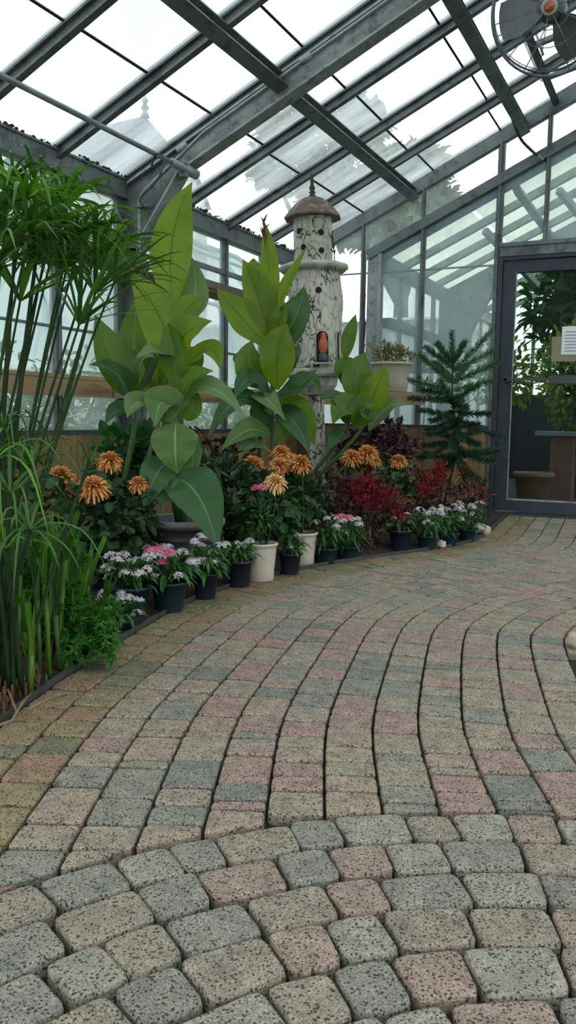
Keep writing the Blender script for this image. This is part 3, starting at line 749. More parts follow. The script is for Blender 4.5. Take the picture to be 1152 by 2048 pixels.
# adjoining house beyond the gable ---------------------------------------------
nb = empty('greenhouse', (XN, YG+.1, 0), 'adjoining lower glasshouse seen through the gable and the door', 'greenhouse')
NY0, NY1 = YG+.12, YG+4.6
a = MB().box((XN, NY0-.03, -.1), (1.6, NY1, .0)); a.build('ground_slab', M['darkfloor'], nb, smooth=False)
NYB = [NY0+.55*k for k in range(9)]
for y in NYB:
    a = MB(); p0, p1, p2 = V((XN, y, nz_(XN)+.0)), V((-.45, y, nz_(-.45)+.0)), V((1.56, y, nz_(1.56)))
    a.beam(p0, p1, .06, .06, RUP, -.03); a.beam(p1, p2, .06, .06, RUPR, -.03); a.build('glazing_bar', M['alu_light'], nb, smooth=False)
for y in NYB[1:]:
    a = MB(); a.box((XN-.02, y-.02, 0), (XN+.02, y+.02, nz_(XN))); a.build('mullion', M['alu_light'], nb, smooth=False)
for y, yb in zip(NYB, NYB[1:]):
    a = MB(); a.prism([V((XN, y+.03, nz_(XN))), V((-1.75, y+.03, nz_(-1.75))), V((-1.75, yb-.03, nz_(-1.75))), V((XN, yb-.03, nz_(XN)))], (0, 0, .003)); a.build('glass_pane', M['limed'], nb, smooth=False)
    a = MB(); a.prism([V((-1.72, y+.03, nz_(-1.72))), V((-.45, y+.03, nz_(-.45))), V((-.45, yb-.03, nz_(-.45))), V((-1.72, yb-.03, nz_(-1.72)))], (0, 0, .003)); a.build('glass_pane', M['limed'], nb, smooth=False)
    a = MB(); a.prism([V((1.56, y+.03, nz_(1.56))), V((-.45, y+.03, nz_(-.45))), V((-.45, yb-.03, nz_(-.45))), V((1.56, yb-.03, nz_(1.56)))], (0, 0, .003)); a.build('glass_pane', M['limed'], nb, smooth=False)
    a = MB(); a.box((XN-.004, y+.02, .7), (XN, yb-.02, nz_(XN)-.1)); a.build('glass_pane', M['wallglass'], nb, smooth=False)
a = MB(); a.box((XN-.03, NY0, nz_(XN)-.13), (XN+.04, NY1, nz_(XN)-.0)); a.build('eave_beam', M['alu_light'], nb, smooth=False)
a = MB(); a.box((XN-.03, NY0, 1.55), (XN+.1, NY1, 1.61)); a.build('side_rail', M['shelfgrey'], nb, smooth=False)
a = MB(); a.box((XN-.03, NY0, 0), (XN+.03, NY1, .7)); a.build('knee_wall', M['wood'], nb, smooth=False)
a = MB(); a.beam((-1.35, NY0, nz_(-1.35)-.09), (-1.35, NY1, nz_(-1.35)-.09), .06, .08, RUP); a.build('purlin', M['alu_light'], nb, smooth=False)
fy = NY0+1.85; a = MB()
a.prism([V((XN+.02, fy-.05, 0)), V((XN+.2, fy-.05, 0)), V((XN+.2, fy-.05, 1.35)), V((XN+.62, fy-.05, nz_(XN+.62)-.28)), V((-.45, fy-.05, nz_(-.45)-.22)), V((-.45, fy-.05, nz_(-.45)-.08)), V((XN+.02, fy-.05, nz_(XN)-.08))], (0, .1, 0)); a.build('portal_frame', M['alu_light'], nb, smooth=False)
rn = random.Random(11)
for x in (-1.7, -1.1, -.6):
    a = MB(); a.beam((x, NY0+.5, nz_(x)-.12), (x+.35, NY0+1.2, nz_(x)-.5), .05, .05); a.build('brace', M['alu_light'], nb, smooth=False)
a = MB(); a.box((XN+.02, NY1-.06, 0), (1.56, NY1, 1.1)); a.build('end_wall', M['bluedark'], nb, smooth=False)  # wall added behind the door view, interior dimness put into its colour
for x in (-1.9, -1.3, -.7, -.1, .5, 1.1):
    a = MB(); a.box((x-.02, NY1-.05, .75), (x+.02, NY1, nz_(x)-.05)); a.build('mullion', M['alu_light'], nb, smooth=False)

def bush(name, c, r, n, l, w, mat, label, group=None, seed=1, stem=None, shell=.4):
    rn = random.Random(seed)
    e_ = empty(name, (c[0], c[1], 0), label, 'bush', group)
    mb = MB(); leafball(mb, c, r, n, l, w, rn, shell=shell); mb.build('foliage', M[mat], e_, smooth=False)
    mb = MB()
    for k in range(4):
        tp = V(c)+V((rn.uniform(-.5, .5)*r[0], rn.uniform(-.5, .5)*r[1], r[2]*rn.uniform(0, .5)))
        mb.tube(spline([(c[0]+rn.uniform(-.03, .03), c[1]+rn.uniform(-.03, .03), stem if stem is not None else 0), (c[0], c[1], c[2]*.6), tp], 6), .012, 6)
    mb.build('stem', M['bark'], e_)
    return e_
def pot_prof(r0, r1, h, rim=.12, lip=.008, th=.006):
    return [(0, 0), (r0*.98, 0), (r0, .004), (r0+(r1-r0)*.86, h*(1-rim)), (r1+lip*.6, h*(1-rim)), (r1+lip, h*(1-rim)+.004), (r1+lip, h-.004), (r1+lip*.5, h), (r1-th, h-.003), (r1-th*1.6, h*.86), (0, h*.85)]
st = empty('plinth', (-1.06, 8.35, 0), 'dark reddish brick plinth standing behind the door glass', 'plinth')
a = MB(); a.box((-1.16, 8.2, 0), (-.96, 8.5, .62)); a.build('body', M['pinkbrick'], st, smooth=False); a = MB().box((-1.3, 8.15, .62), (-.88, 8.55, .66)); a.build('top_slab', M['slate'], st, smooth=False)
pt = empty('plant_pot', (-1.22, 7.7, 0), 'empty brown plant pot standing on the floor behind the door glass', 'pot')
MB().lathe(pot_prof(.13, .17, .3), (-1.22, 7.7, 0), 28).build('body', M['terracotta'], pt)
o = MB().box((-1.0, 8.75, 0), (1.3, 9.4, .5)).build('planter', M['bluedark'], smooth=False, loc=(.1, 9.1, 0)); tag(o, 'long raised planter added behind the door glass, coloured dark for the dim interior', 'planter')  # added planter, its dark colour stands in for interior shade
bush('shrub', (-1.0, 8.95, 1.2), (.4, .3, .58), 1500, .1, .055, 'bushleaf', 'yellow green shrub in the adjoining house, just right of the door stile', seed=3, stem=.45)
bush('shrub', (-.4, 9.0, 1.2), (.55, .35, .62), 1700, .11, .055, 'bushleaf', 'broad light green shrub behind the white paper on the door', seed=4, stem=.45)
bush('shrub', (-.85, 9.6, 2.0), (.85, .5, .66), 2600, .17, .09, 'bushdark', 'tall dark green shrub filling the top of the door glass', seed=5)
bush('shrub', (-.1, 9.7, 1.9), (.8, .5, .75), 2200, .17, .09, 'bushdark', 'dark green shrub at the upper right of the door glass', seed=6)
bush('shrub', (-.75, 8.5, .8), (.3, .2, .4), 700, .07, .05, 'bushdark', 'low dark shrub added right of the plinth as leaf shadows behind the door glass', seed=7, stem=.1)  # added shrub, dark leaves stand in for leaf shadows
bush('shrub', (-1.85, 9.4, 1.25), (.5, .4, .36), 700, .09, .045, 'bushleaf', 'pale green shrub behind the gable glass above the little conifer', seed=8)
hp = empty('plant_pot', (-2.19, 7.45, 1.2), 'hazy brown pot on a rail behind the gable glass, above the ribbed white pot', 'pot')
MB().lathe(pot_prof(.07, .095, .15), (-2.19, 7.3, 1.19), 24).build('body', M['terracotta'], hp)
MB().box((-2.44, 7.1, 1.165), (-1.95, 7.5, 1.19)).build('wall_bracket', M['shelfgrey'], hp, smooth=False)
MB().tube([(-2.19, 7.3, 1.3), (-2.2, 7.3, 1.45), (-2.17, 7.3, 1.5)], .008, 6).build('dead_stem', M['bark'], hp)

# outdoors to the left and behind ------------------------------------------------
pg = empty('polytunnel', (-7.5, 6, 0), 'pale arched polytunnel outside the side wall glass', 'greenhouse')
PX, PR_ = -7.2, 2.1
def parc(y, n=14, r=PR_): return [V((PX+r*math.cos(PI*i/n), y, 1.15+r*1.05*math.sin(PI*i/n))) for i in range(n+1)]
for k in range(10):
    y = 2.6+k*1.1
    if k > 8: break
    a = MB(); a.tube([V((PX+PR_, y, -.12))]+parc(y)+[V((PX-PR_, y, -.12))], .035, 6); a.build('hoop', M['frame_white'], pg)
for i in (2, 4, 6, 8, 10):
    A0, A1 = parc(2.6)[i], parc(11.4)[i]; a = MB().tube([A0, A1], .025, 6); a.build('rail', M['frame_white'], pg)
vs = []; fs = []
for k in range(2):
    vs += [V((q.x, 2.6+8.8*k, q.z)) for q in parc(0, 14, PR_+.03)]
fs = [(i, i+1, 16+i, 15+i) for i in range(14)]
a = MB().add(vs, fs); a.build('polythene_skin', M['poly'], pg)
a = MB(); a.box((PX+PR_-.02, 2.6, .55), (PX+PR_+.03, 11.4, .8)); a.box((PX+PR_-.02, 2.6, 1.0), (PX+PR_+.03, 11.4, 1.12)); a.build('side_board', M['render'], pg, smooth=False)
rn = random.Random(2)
for k, (x, y, rz, zz) in enumerate(((-4.3, 4.2, .5, .75), (-4.35, 5.3, .55, .7), (-4.4, 6.4, .4, .55), (-4.35, 7.6, .45, .6), (-4.4, 8.8, .5, .6), (-4.35, 3.1, .55, .8))):
    bush('shrub', (x, y, zz), (.45, .5, rz), 700, .1, .055, 'bushout', ['green shrub outside the left pane behind the papyrus', 'shrub outside the glass just left of the grey post', 'low shrub outside the glass right of the grey post', 'shrub outside the glass behind the tallest canna', 'shrub outside the glass behind the birdhouse', 'shrub outside the glass at the left edge'][k], seed=20+k)
# house with a finial, seen through the roof glass
hc = at(290, 215, 26)
hs = empty('house', (hc.x, hc.y, -.1), 'grey hip-roofed house with a finial seen hazily through the roof glass', 'house')
rd = RT.copy(); rd.z = 0; rd.normalize(); fd = FW.copy(); fd.z = 0; fd.normalize()
ze = at(290, 385, 26).z
pk = V((hc.x, hc.y, hc.z-.25)); pk2 = pk-rd*1.5-V((0, 0, .35))
c1 = V((hc.x, hc.y, ze))+rd*1.9-fd*1.8; c2 = V((hc.x, hc.y, ze))+rd*1.9+fd*1.8; c3 = V((hc.x, hc.y, ze))-rd*5.2+fd*1.8; c4 = V((hc.x, hc.y, ze))-rd*5.2-fd*1.8
MB().add([pk, pk2, c1, c2, c3, c4], [(0, 2, 3), (0, 1, 5, 2), (0, 3, 4, 1), (1, 4, 5), (2, 5, 4, 3)]).build('roof', M['slate'], hs, smooth=False)
k = .93; q = [V((hc.x, hc.y, 0))+(c-V((hc.x, hc.y, ze)))*k for c in (c1, c2, c3, c4)]; q = [V((c.x, c.y, -.12)) for c in q]
MB().prism(q, (0, 0, ze+.12)).build('wall', M['render'], hs, smooth=False)
MB().lathe([(0, 0), (.14, .02), (.1, .12), (.06, .2), (.13, .3), (.05, .4), (.1, .52), (.0, .68)], pk-V((0, 0, .06)), 12).build('finial', M['slate'], hs)
# white shed seen through the strip beside the birdhouse
so = at(690, 668, 15); 
ws = empty('shed', (so.x, so.y, -.12), 'bright white shed outside, beyond the glass right of the birdhouse', 'shed')
a = MB().box((so.x-2.6, so.y-1.5, -.12), (so.x+2.2, so.y+1.5, so.z)); a.build('wall', M['render'], ws, smooth=False)
a = MB(); a.prism([V((so.x-2.8, so.y-1.7, so.z)), V((so.x-2.8, so.y+1.7, so.z)), V((so.x-2.8, so.y, so.z+.25))], (5.2, 0, 0)); a.build('roof', M['render'], ws, smooth=False)

def tree(x, y, d, crowns, label, seed, n=900, ll=.34):
    rn = random.Random(seed); c0 = at(x, y, d)
    e_ = empty('tree', (c0.x, c0.y, -.12), label, 'tree', 'trees beyond the glasshouse')
    mb = MB()
    for (cx, cy, r) in crowns:
        c = at(cx, cy, d+rn.uniform(-.8, .8)); R = px(r, d); leafball(mb, c, (R, R, R*.9), int(n*(r/60)**1.2), ll, ll*.6, rn, shell=.35)
    mb.build('crown', M['tree'], e_, smooth=False)
    mb = MB(); mb.tube(spline([(c0.x, c0.y, -.15), (c0.x+.1, c0.y, c0.z*.5), c0], 6), [.28, .25, .22, .2, .17, .14, .1], 8)
    for (cx, cy, r) in crowns: mb.tube([V((c0.x+.1, c0.y, c0.z*.6)), at(cx, cy, d)], [.12, .04], 6)
    mb.build('trunk', M['bark'], e_)
tree(800, 420, 20, [(790, 380, 80), (860, 420, 55), (720, 400, 60), (840, 340, 50), (700, 440, 45), (770, 450, 60)], 'broad hazy tree beyond the far gable, above the white shed', 1, 800)
tree(640, 330, 24, [(640, 290, 75), (570, 265, 50), (720, 250, 55), (540, 330, 45), (660, 370, 70)], 'hazy tree seen through the roof glass above the birdhouse roof', 2, 700)
tree(120, 700, 17, [(80, 620, 75), (180, 640, 70), (130, 720, 80), (20, 700, 80), (220, 740, 60)], 'tree outside the left panes behind the papyrus', 3, 500)
# ------------------------------------------------------------------ birdhouse tower
def crackle():
    m, nt, out = nmat('crackled_white_paint'); L = nt.links.new
    b = N(nt, 'ShaderNodeBsdfPrincipled', i_Roughness=.75); L(b.outputs[0], out.inputs[0])
    tc = N(nt, 'ShaderNodeTexCoord'); mp = N(nt, 'ShaderNodeMapping'); mp.inputs['Scale'].default_value = (1, 1, .6); L(tc.outputs['Object'], mp.inputs[0])
    nz = N(nt, 'ShaderNodeTexNoise', i_Scale=14.0, i_Detail=3.0); L(mp.outputs[0], nz.inputs['Vector'])
    ad = N(nt, 'ShaderNodeMix', data_type='VECTOR'); ad.inputs[0].default_value = .12; L(mp.outputs[0], ad.inputs[4]); L(nz.outputs['Color'], ad.inputs[5])
    vo = N(nt, 'ShaderNodeTexVoronoi', feature='DISTANCE_TO_EDGE', i_Scale=19.0); L(ad.outputs[1], vo.inputs['Vector'])
    n2 = N(nt, 'ShaderNodeTexNoise', i_Scale=7.0, i_Detail=2.0); L(tc.outputs['Object'], n2.inputs['Vector'])
    mr = N(nt, 'ShaderNodeMapRange', i_1=.42, i_2=.68, i_3=.0, i_4=.075); L(n2.outputs['Fac'], mr.inputs[0])
    sb_ = N(nt, 'ShaderNodeMath', operation='SUBTRACT'); L(vo.outputs['Distance'], sb_.inputs[0]); L(mr.outputs[0], sb_.inputs[1])
    r = ramp(nt, [(0, (.045, .04, .035)), (.02, (.48, .47, .42)), (.25, (.55, .55, .5))]); L(sb_.outputs[0], r.inputs[0])
    n3 = N(nt, 'ShaderNodeTexNoise', i_Scale=4.0, i_Detail=4.0); L(tc.outputs['Object'], n3.inputs['Vector'])
    r3 = ramp(nt, [(.35, (.75, .78, .7)), (.65, (1, 1, 1))]); L(n3.outputs['Fac'], r3.inputs[0])
    mx = N(nt, 'ShaderNodeMix', data_type='RGBA', blend_type='MULTIPLY'); mx.inputs[0].default_value = 1; L(r.outputs[0], mx.inputs[6]); L(r3.outputs[0], mx.inputs[7])
    L(mx.outputs[2], b.inputs['Base Color'])
    bp = N(nt, 'ShaderNodeBump', i_Strength=.4, i_Distance=.004); L(r.outputs[0], bp.inputs['Height']); L(bp.outputs[0], b.inputs['Normal'])
    return m
M['crackle'] = crackle()
M['whitepaint'] = surf('weathered_white_paint', (.5, .5, .45), (.36, .37, .33), rough=.75, scale=9, c3=(.22, .22, .19), s3=16)
M['rust'] = surf('brown_rusted_roof', (.15, .1, .075), (.09, .065, .05), rough=.7, scale=10, c3=(.24, .2, .16), s3=12)
M['iron'] = surf('dark_iron', (.03, .028, .026), (.05, .04, .035), rough=.6)
M['hole'] = surf('hollow_shade', (.012, .011, .01), (.02, .018, .016), rough=1)  # near-black colour imitates the shade inside holes and doorways
M['orange_fig'] = surf('orange_red_glaze', (.5, .13, .05), (.35, .08, .04), rough=.5, scale=20)
M['blue_fig'] = surf('dark_blue_glaze', (.03, .04, .07), (.05, .06, .09), rough=.5)

BX, BY = -2.333, 5.465
bz = lambda y: onY(637, y, BY).z
k_ = px(1, 5.98)                     # metres per photo pixel at the tower
bh = empty('birdhouse', (BX, BY, 0), 'tall crackled white birdhouse tower with a brown roof and finial on a post', 'birdhouse')
tilt = Matrix.Rotation(math.radians(-2.2), 4, FW)     # the old tower leans to the left
ca = math.atan2(-BY, -BX)            # heading from the tower to the camera
def local(o):
    o.data.transform(tilt); return o
def lz(y): return bz(y)
a = MB(); c4 = [V((BX+.058*math.cos(ca+PI/4*q_+.25), BY+.058*math.sin(ca+PI/4*q_+.25), 0)) for q_ in (0, 2, 4, 6)]
a.prism(c4, (0, 0, lz(785))); local(a.build('post', M['crackle'], bh, smooth=False))
a = MB(); a.lathe([(0, 0), (.1, 0), (.1, lz(1010)), (.06, lz(1000))], (BX, BY, 0), 4); local(a.build('post_foot', M['shelfgrey'], bh, smooth=False))
a = MB(); a.lathe([(0, lz(792)), (.1, lz(790)), (.15, lz(772)), (.163, lz(754)), (.0, lz(753))], (BX, BY, 0), 10); local(a.build('bracket_block', M['whitepaint'], bh, smooth=False))
a = MB(); a.lathe([(0, lz(755)), (.195, lz(755)), (.208, lz(750)), (.208, lz(742)), (.19, lz(738)), (0, lz(738))], (BX, BY, 0), 16); local(a.build('tray', M['whitepaint'], bh, smooth=False))
R0 = .178
def wob(an, z):
    d = math.cos(an-(ca+1.25)); return 1+.012*math.sin(3*an)+(.10*max(0, d)**3*math.exp(-((z-lz(605))/.11)**2))
zs = [lz(740)+(lz(546)-lz(740))*t/24 for t in range(25)]
a = MB(); a.lathe([(0, zs[0])]+[(R0+.01*(1-t/24), z) for t, z in enumerate(zs)]+[(0, zs[-1])], (BX, BY, 0), 48, wob=wob); body = local(a.build('lower_house', M['crackle'], bh))
a = MB(); a.lathe([(.16, lz(548)), (.215, lz(546)), (.24, lz(540)), (.236, lz(534)), (.2, lz(530)), (0, lz(529))], (BX, BY, 0), 28); local(a.build('ledge', M['whitepaint'], bh))
a = MB(); a.lathe([(0, lz(532)), (.136, lz(532)), (.134, lz(436)), (0, lz(436))], (BX, BY, 0), 10); uph = local(a.build('upper_house', M['crackle'], bh, smooth=False))
a = MB(); a.lathe([(0, lz(440)), (.12, lz(440)), (.196, lz(440)), (.198, lz(437)), (.165, lz(425)), (.12, lz(410)), (.07, lz(399)), (.03, lz(396)), (0, lz(396))], (BX, BY, 0), 10); local(a.build('roof', M['rust'], bh, smooth=False))
a = MB(); a.lathe([(0, lz(398)), (.022, lz(397)), (.026, lz(393)), (.014, lz(390)), (.024, lz(386)), (.013, lz(383)), (.022, lz(378)), (.011, lz(370)), (.014, lz(362)), (.008, lz(358)), (.015, lz(354)), (.012, lz(350)), (0, lz(348))], (BX, BY, 0), 12); local(a.build('finial', M['iron'], bh))
def on_cyl(x, y, r):
    d = at(x, y, 1)-CAM; d2 = V((d.x, d.y)); oc = V((CAM.x-BX, CAM.y-BY))
    A_ = d2.dot(d2); B_ = 2*oc.dot(d2); C_ = oc.dot(oc)-r*r; D_ = max(0, B_*B_-4*A_*C_); t = (-B_-math.sqrt(D_))/(2*A_)
    return CAM+d*t
def unt(p): return tilt.inverted() @ (p-V((BX, BY, 0)))+V((BX, BY, 0))
def hole(x, y, r, rad, par, name='entrance_hole'):
    p = on_cyl(x, y, r)
    for _ in range(2):
        q = unt(p); 
    n = V((q.x-BX, q.y-BY, 0)).normalized(); sd = n.cross(V((0, 0, 1))); q = V((BX, BY, q.z))+n*(r+.001)
    mb = MB(); ring = [q+sd*(rad*math.cos(t*PI/8))+V((0, 0, rad*math.sin(t*PI/8))) for t in range(16)]
    mb.add(ring+[v_-n*.0+n*.0025 for v_ in ring], [tuple(range(16, 32))]+[(i, (i+1) % 16, 16+(i+1) % 16, 16+i) for i in range(16)])  # flat disc on the wall, shade of the hole is in its colour
    local(mb.build(name, M['hole'], par, smooth=False))
rU = .1335
for x, y in ((612, 465), (615, 497), (643, 464), (644, 500), (588, 470)): hole(x, y, rU, .02, uph)
hole(637, 580, R0+.004, .021, body); hole(579, 600, R0+.004, .02, body)
def arch(x0, x1, y0, y1, par, inside=True):
    p = unt(on_cyl((x0+x1)/2, (y0+y1)/2, R0+.008)); n = V((p.x-BX, p.y-BY, 0)).normalized(); sd = V((0, 0, 1)).cross(n)
    hw = (x1-x0)/2*k_; zb = unt(on_cyl((x0+x1)/2, y1, R0)).z; zt = unt(on_cyl((x0+x1)/2, y0, R0)).z
    q0 = V((BX, BY, 0))+n*(R0+.009)
    pts = [q0+sd*hw+V((0, 0, zb)), q0+sd*hw+V((0, 0, zt-hw))]+[q0+sd*(hw*math.cos(a_*PI/8))+V((0, 0, zt-hw+hw*math.sin(a_*PI/8))) for a_ in range(1, 8)]+[q0-sd*hw+V((0, 0, zt-hw)), q0-sd*hw+V((0, 0, zb))]
    mb = MB(); mb.prism(pts, n*.003); local(mb.build('arched_doorway', M['hole'], par, smooth=False))  # flat panel on the wall, doorway shade is in its colour
    mb = MB(); mb.tube(pts, .005, 6); local(mb.build('doorway_trim', M['whitepaint'], par))
    mb = MB(); mb.prism([q0+sd*(hw*1.5)+V((0, 0, zb-.012)), q0-sd*(hw*1.5)+V((0, 0, zb-.012)), q0-sd*(hw*1.5)+V((0, 0, zb)), q0+sd*(hw*1.5)+V((0, 0, zb))], n*.035); local(mb.build('doorway_sill', M['whitepaint'], par, smooth=False))
    return q0, n, sd, zb
q0, n_, sd_, zb = arch(632, 657, 661, 725, body); arch(680, 688, 662, 738, body)
w0 = tilt @ (q0+n_*.012+V((0, 0, zb))-V((BX, BY, 0)))+V((BX, BY, 0))
fg = empty('ornament', w0, 'small orange figure with a dark blue base in the arched doorway of the birdhouse', 'ornament')
MB().lathe([(0, .002), (.03, .002), (.034, .02), (.03, .05), (.018, .062)], w0, 12).build('base', M['blue_fig'], fg)
MB().lathe([(.018, .055), (.028, .08), (.033, .11), (.028, .14), (.018, .165), (.02, .18), (.012, .195), (0, .2)], w0-n_*.004, 12).build('figure', M['orange_fig'], fg)

# ------------------------------------------------------------------ fan under the ridge
M['fanwire'] = surf('blue_grey_wire', (.16, .2, .25), (.11, .14, .17), rough=.4, metal=.5)
M['fanblade'] = surf('grey_fan_blade', (.14, .155, .155), (.1, .115, .115), rough=.45, metal=.3)
M['fanhub'] = surf('pale_hub_plate', (.36, .39, .36), (.3, .33, .3), rough=.5)
M['badge'] = surf('red_badge', (.42, .08, .05), (.36, .06, .04), rough=.4); M['badge_ink'] = surf('pale_badge_script', (.75, .6, .55), (.7, .55, .5), rough=.5)
FD = 3.6; fc = at(1102, 16, FD); fan = empty('fan', fc, 'round grey wire-caged fan with a red badge hanging under the ridge', 'fan')
fz = (CAM-fc).normalized(); fz = (fz+V((0, 0, .06))-RT*.08).normalized(); fx = V((0, 0, 1)).cross(fz).normalized(); fyv = fz.cross(fx)
fp = lambda r, a_, h: fc+fx*(r*math.cos(a_))+fyv*(r*math.sin(a_))+fz*h
FR = px(114, FD)
def circ(r, h, n=48): return [fp(r, 2*PI*i/n, h) for i in range(n)]
a = MB()
for r, h, th_ in ((FR*1.07, -.10, .006), (FR, .02, .0035), (FR*.985, .035, .0025), (FR*.95, .045, .002), (FR*.62, .075, .0018), (FR*.35, .085, .0018), (FR*1.0, -.02, .003)):
    a.tube(circ(r, h), th_, 5, closed=True)
for k in range(10):
    t = 2*PI*k/10+.15
    a.tube([fp(FR*.14, t, .09), fp(FR*.6, t, .075), fp(FR*.93, t, .05), fp(FR, t, .02), fp(FR*1.05, t, -.06)], .0022, 5)
for k in range(8):
    t = 2*PI*k/8+.3; a.tube([fp(FR*1.07, t, -.10), fp(FR*.7, t, -.15), fp(FR*.2, t, -.16)], .0025, 5)
a.build('cage', M['fanwire'], fan)
a = MB()
def blade_(t0):
    vs = []; fs = []
    for i in range(6):
        r = FR*(.16+.74*i/5); hw = .36+.24*math.sin(PI*min(1, i/5*.75+.15))
        for j in range(5): u = j/4*2-1; vs.append(fp(r, t0+u*hw*(1.05-.25*i/5), .0+u*.035))
    for i in range(5):
        for j in range(4): fs.append((i*5+j, i*5+j+1, (i+1)*5+j+1, (i+1)*5+j))
    return vs, fs
for t in (PI+.12, PI+.12+2*PI/3, PI+.12+4*PI/3):
    a = MB(); a.add(*blade_(t)); a.build('blade', M['fanblade'], fan)
a = MB(); a.tube([fc+fz*-.14, fc+fz*-.13, fc+fz*.0, fc+fz*.02], [.03, .06, .06, .045], 20); a.build('motor', M['fanblade'], fan)
a = MB(); a.tube([fc+fz*.082, fc+fz*.086, fc+fz*.094, fc+fz*.097], [.028, .034, .034, .03], 28); hubp = a.build('hub_plate', M['fanhub'], fan)
a = MB(); a.tube([fc+fz*.096, fc+fz*.1], [.0225, .0215], 28); a.build('badge', M['badge'], hubp)
a = MB(); a.tube([fc+fz*.1005+fx*(-.014+.0028*i)+fyv*(-.007+.0014*i+.0028*(-1)**i) for i in range(11)], .0012, 5); a.build('badge_script', M['badge_ink'], hubp)
a = MB(); top = V((fc.x, fc.y, 0))-V((fz.x, fz.y, 0))*.09; zt = min(3.33, rz_(top.x)-.06)
a.tube([fc-fz*.1, V((top.x, top.y, fc.z+.12)), V((top.x, top.y, zt))], .014, 8); a.box((top.x-.04, top.y-.04, zt-.01), (top.x+.04, top.y+.04, zt+.01)); a.build('hanger', M['alu_dark'], fan, smooth=False)
a = MB(); a.tube(spline([fc-fz*.1, fc-fz*.14-V((0, 0, .06)), fc-fz*.2-V((0, 0, .0)), V((top.x+.02, top.y, fc.z+.2))], 12), .005, 6); a.build('cord', M['cable'], fan)

# ------------------------------------------------------------------ cannas
M['cn_light'] = leafmat('canna_leaf_backlit', (.1, .2, .015), (.205, .31, .026), trans=.55, tcol=(1.75, 1.55, .5), veins=.2, vein_scale=16, rib=(.07, .16, .02), per_island=False, rough=.38)  # yellow-green and dark rib of a blade lit from behind, put into the colour
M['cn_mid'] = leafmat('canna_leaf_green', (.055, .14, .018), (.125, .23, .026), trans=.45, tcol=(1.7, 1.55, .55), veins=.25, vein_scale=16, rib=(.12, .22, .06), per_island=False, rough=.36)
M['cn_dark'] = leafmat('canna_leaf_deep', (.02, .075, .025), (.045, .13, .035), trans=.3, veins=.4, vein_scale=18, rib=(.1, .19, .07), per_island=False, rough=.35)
M['cn_pale'] = leafmat('canna_leaf_greyed', (.09, .18, .075), (.16, .26, .1), trans=.35, veins=.55, vein_scale=18, rib=(.25, .35, .16), per_island=False, rough=.4)
M['cn_edge'] = leafmat('canna_leaf_brown_edged', (.045, .13, .03), (.11, .21, .05), trans=.3, veins=.4, vein_scale=16, rib=(.22, .32, .12), edge=(.3, .17, .05), per_island=False, rough=.4)
M['cn_stem'] = surf('canna_stem', (.035, .085, .017), (.02, .055, .012), rough=.45, scale=6, stretch=(1, 1, .2))
M['wither'] = surf('withered_brown', (.12, .06, .03), (.07, .035, .02), rough=.9, scale=20)
LM = {'l': 'cn_light', 'm': 'cn_mid', 'd': 'cn_dark', 'p': 'cn_pale', 'e': 'cn_edge'}
def canna(label, base, d, stems, leaves, pot=None, spikes=()):
    e_ = empty('canna', base, label, 'plant')
    if pot: pot(e_)
    for pts in stems:
        P = [V(pts[0])]+[at(x, y, d+dd) for x, y, dd in pts[1:]]
        k = 10; c = spline(P, k); mb = MB(); mb.tube(c, [.016*(1-.55*i/k) for i in range(k+1)], 8); mb.build('stem', M['cn_stem'], e_)
    for lf in leaves:
        pts, wpx, mt = lf[0], lf[1], lf[2]; tw = lf[3] if len(lf) > 3 else (0, .25, 0); fo = (lf[4]*1.5 if len(lf) > 4 else .32)
        P = [at(x, y, d+dd) for x, y, dd in pts]
        hint = -FW+RT*tw[0]+UP*tw[1]
        mb = MB(); mb.blade(P, px(wpx, d)*1.12, hint, nseg=16, nx=4, fold=fo, rip=.085, shape='canna', rip_n=2.2, ph=wpx)
        # leaf stalk wrapping the stem
        mb.build('leaf', M[LM[mt]], e_)
    for (x0, y0, x1, y1, dd) in spikes:
        mb = MB(); rn = random.Random(int(x0)); p0, p1 = at(x0, y0, d+dd), at(x1, y1, d+dd)
        mb.tube(spline([p0, p0.lerp(p1, .5)+RT*.004, p1], 6), .004, 6)
        for k in range(9):
            q = p0.lerp(p1, .45+.55*k/9); dr = (UP*1.0+rdir(rn)*.6).normalized(); mb.blade([q, q+dr*.025, q+dr*.055+rdir(rn)*.01], .012, -FW, 4, 1, .3, shape='leaf')
        mb.build('flower_stalk', M['wither'], e_)
    return e_
M['pot_dark'] = surf('dark_grey_plastic', (.035, .035, .042), (.025, .025, .032), rough=.5, scale=4)
M['pot_rim'] = surf('grey_pot_rim', (.16, .16, .15), (.12, .12, .115), rough=.55)
B1 = V((-2.02, 3.2, 0)); D1 = depth(V((B1.x, B1.y, .6)))
def pot1(e_):
    MB().lathe([(0, 0), (.135, 0), (.155, .16), (.158, .163), (.156, .166), (.161, .2), (.164, .203), (.162, .206), (.168, .25), (.178, .25), (.18, .255), (.18, .283), (.174, .287), (.165, .283), (.16, .24), (0, .235)], B1, 36).build('pot', M['pot_dark'], e_)
    MB().lathe([(.179, .262), (.184, .265), (.184, .285), (.176, .29), (.168, .286)], B1, 36).build('pot_rim', M['pot_rim'], e_)
    MB().lathe([(0, .262), (.1, .258), (.163, .25)], B1, 20).build('soil', M['soil'], e_)
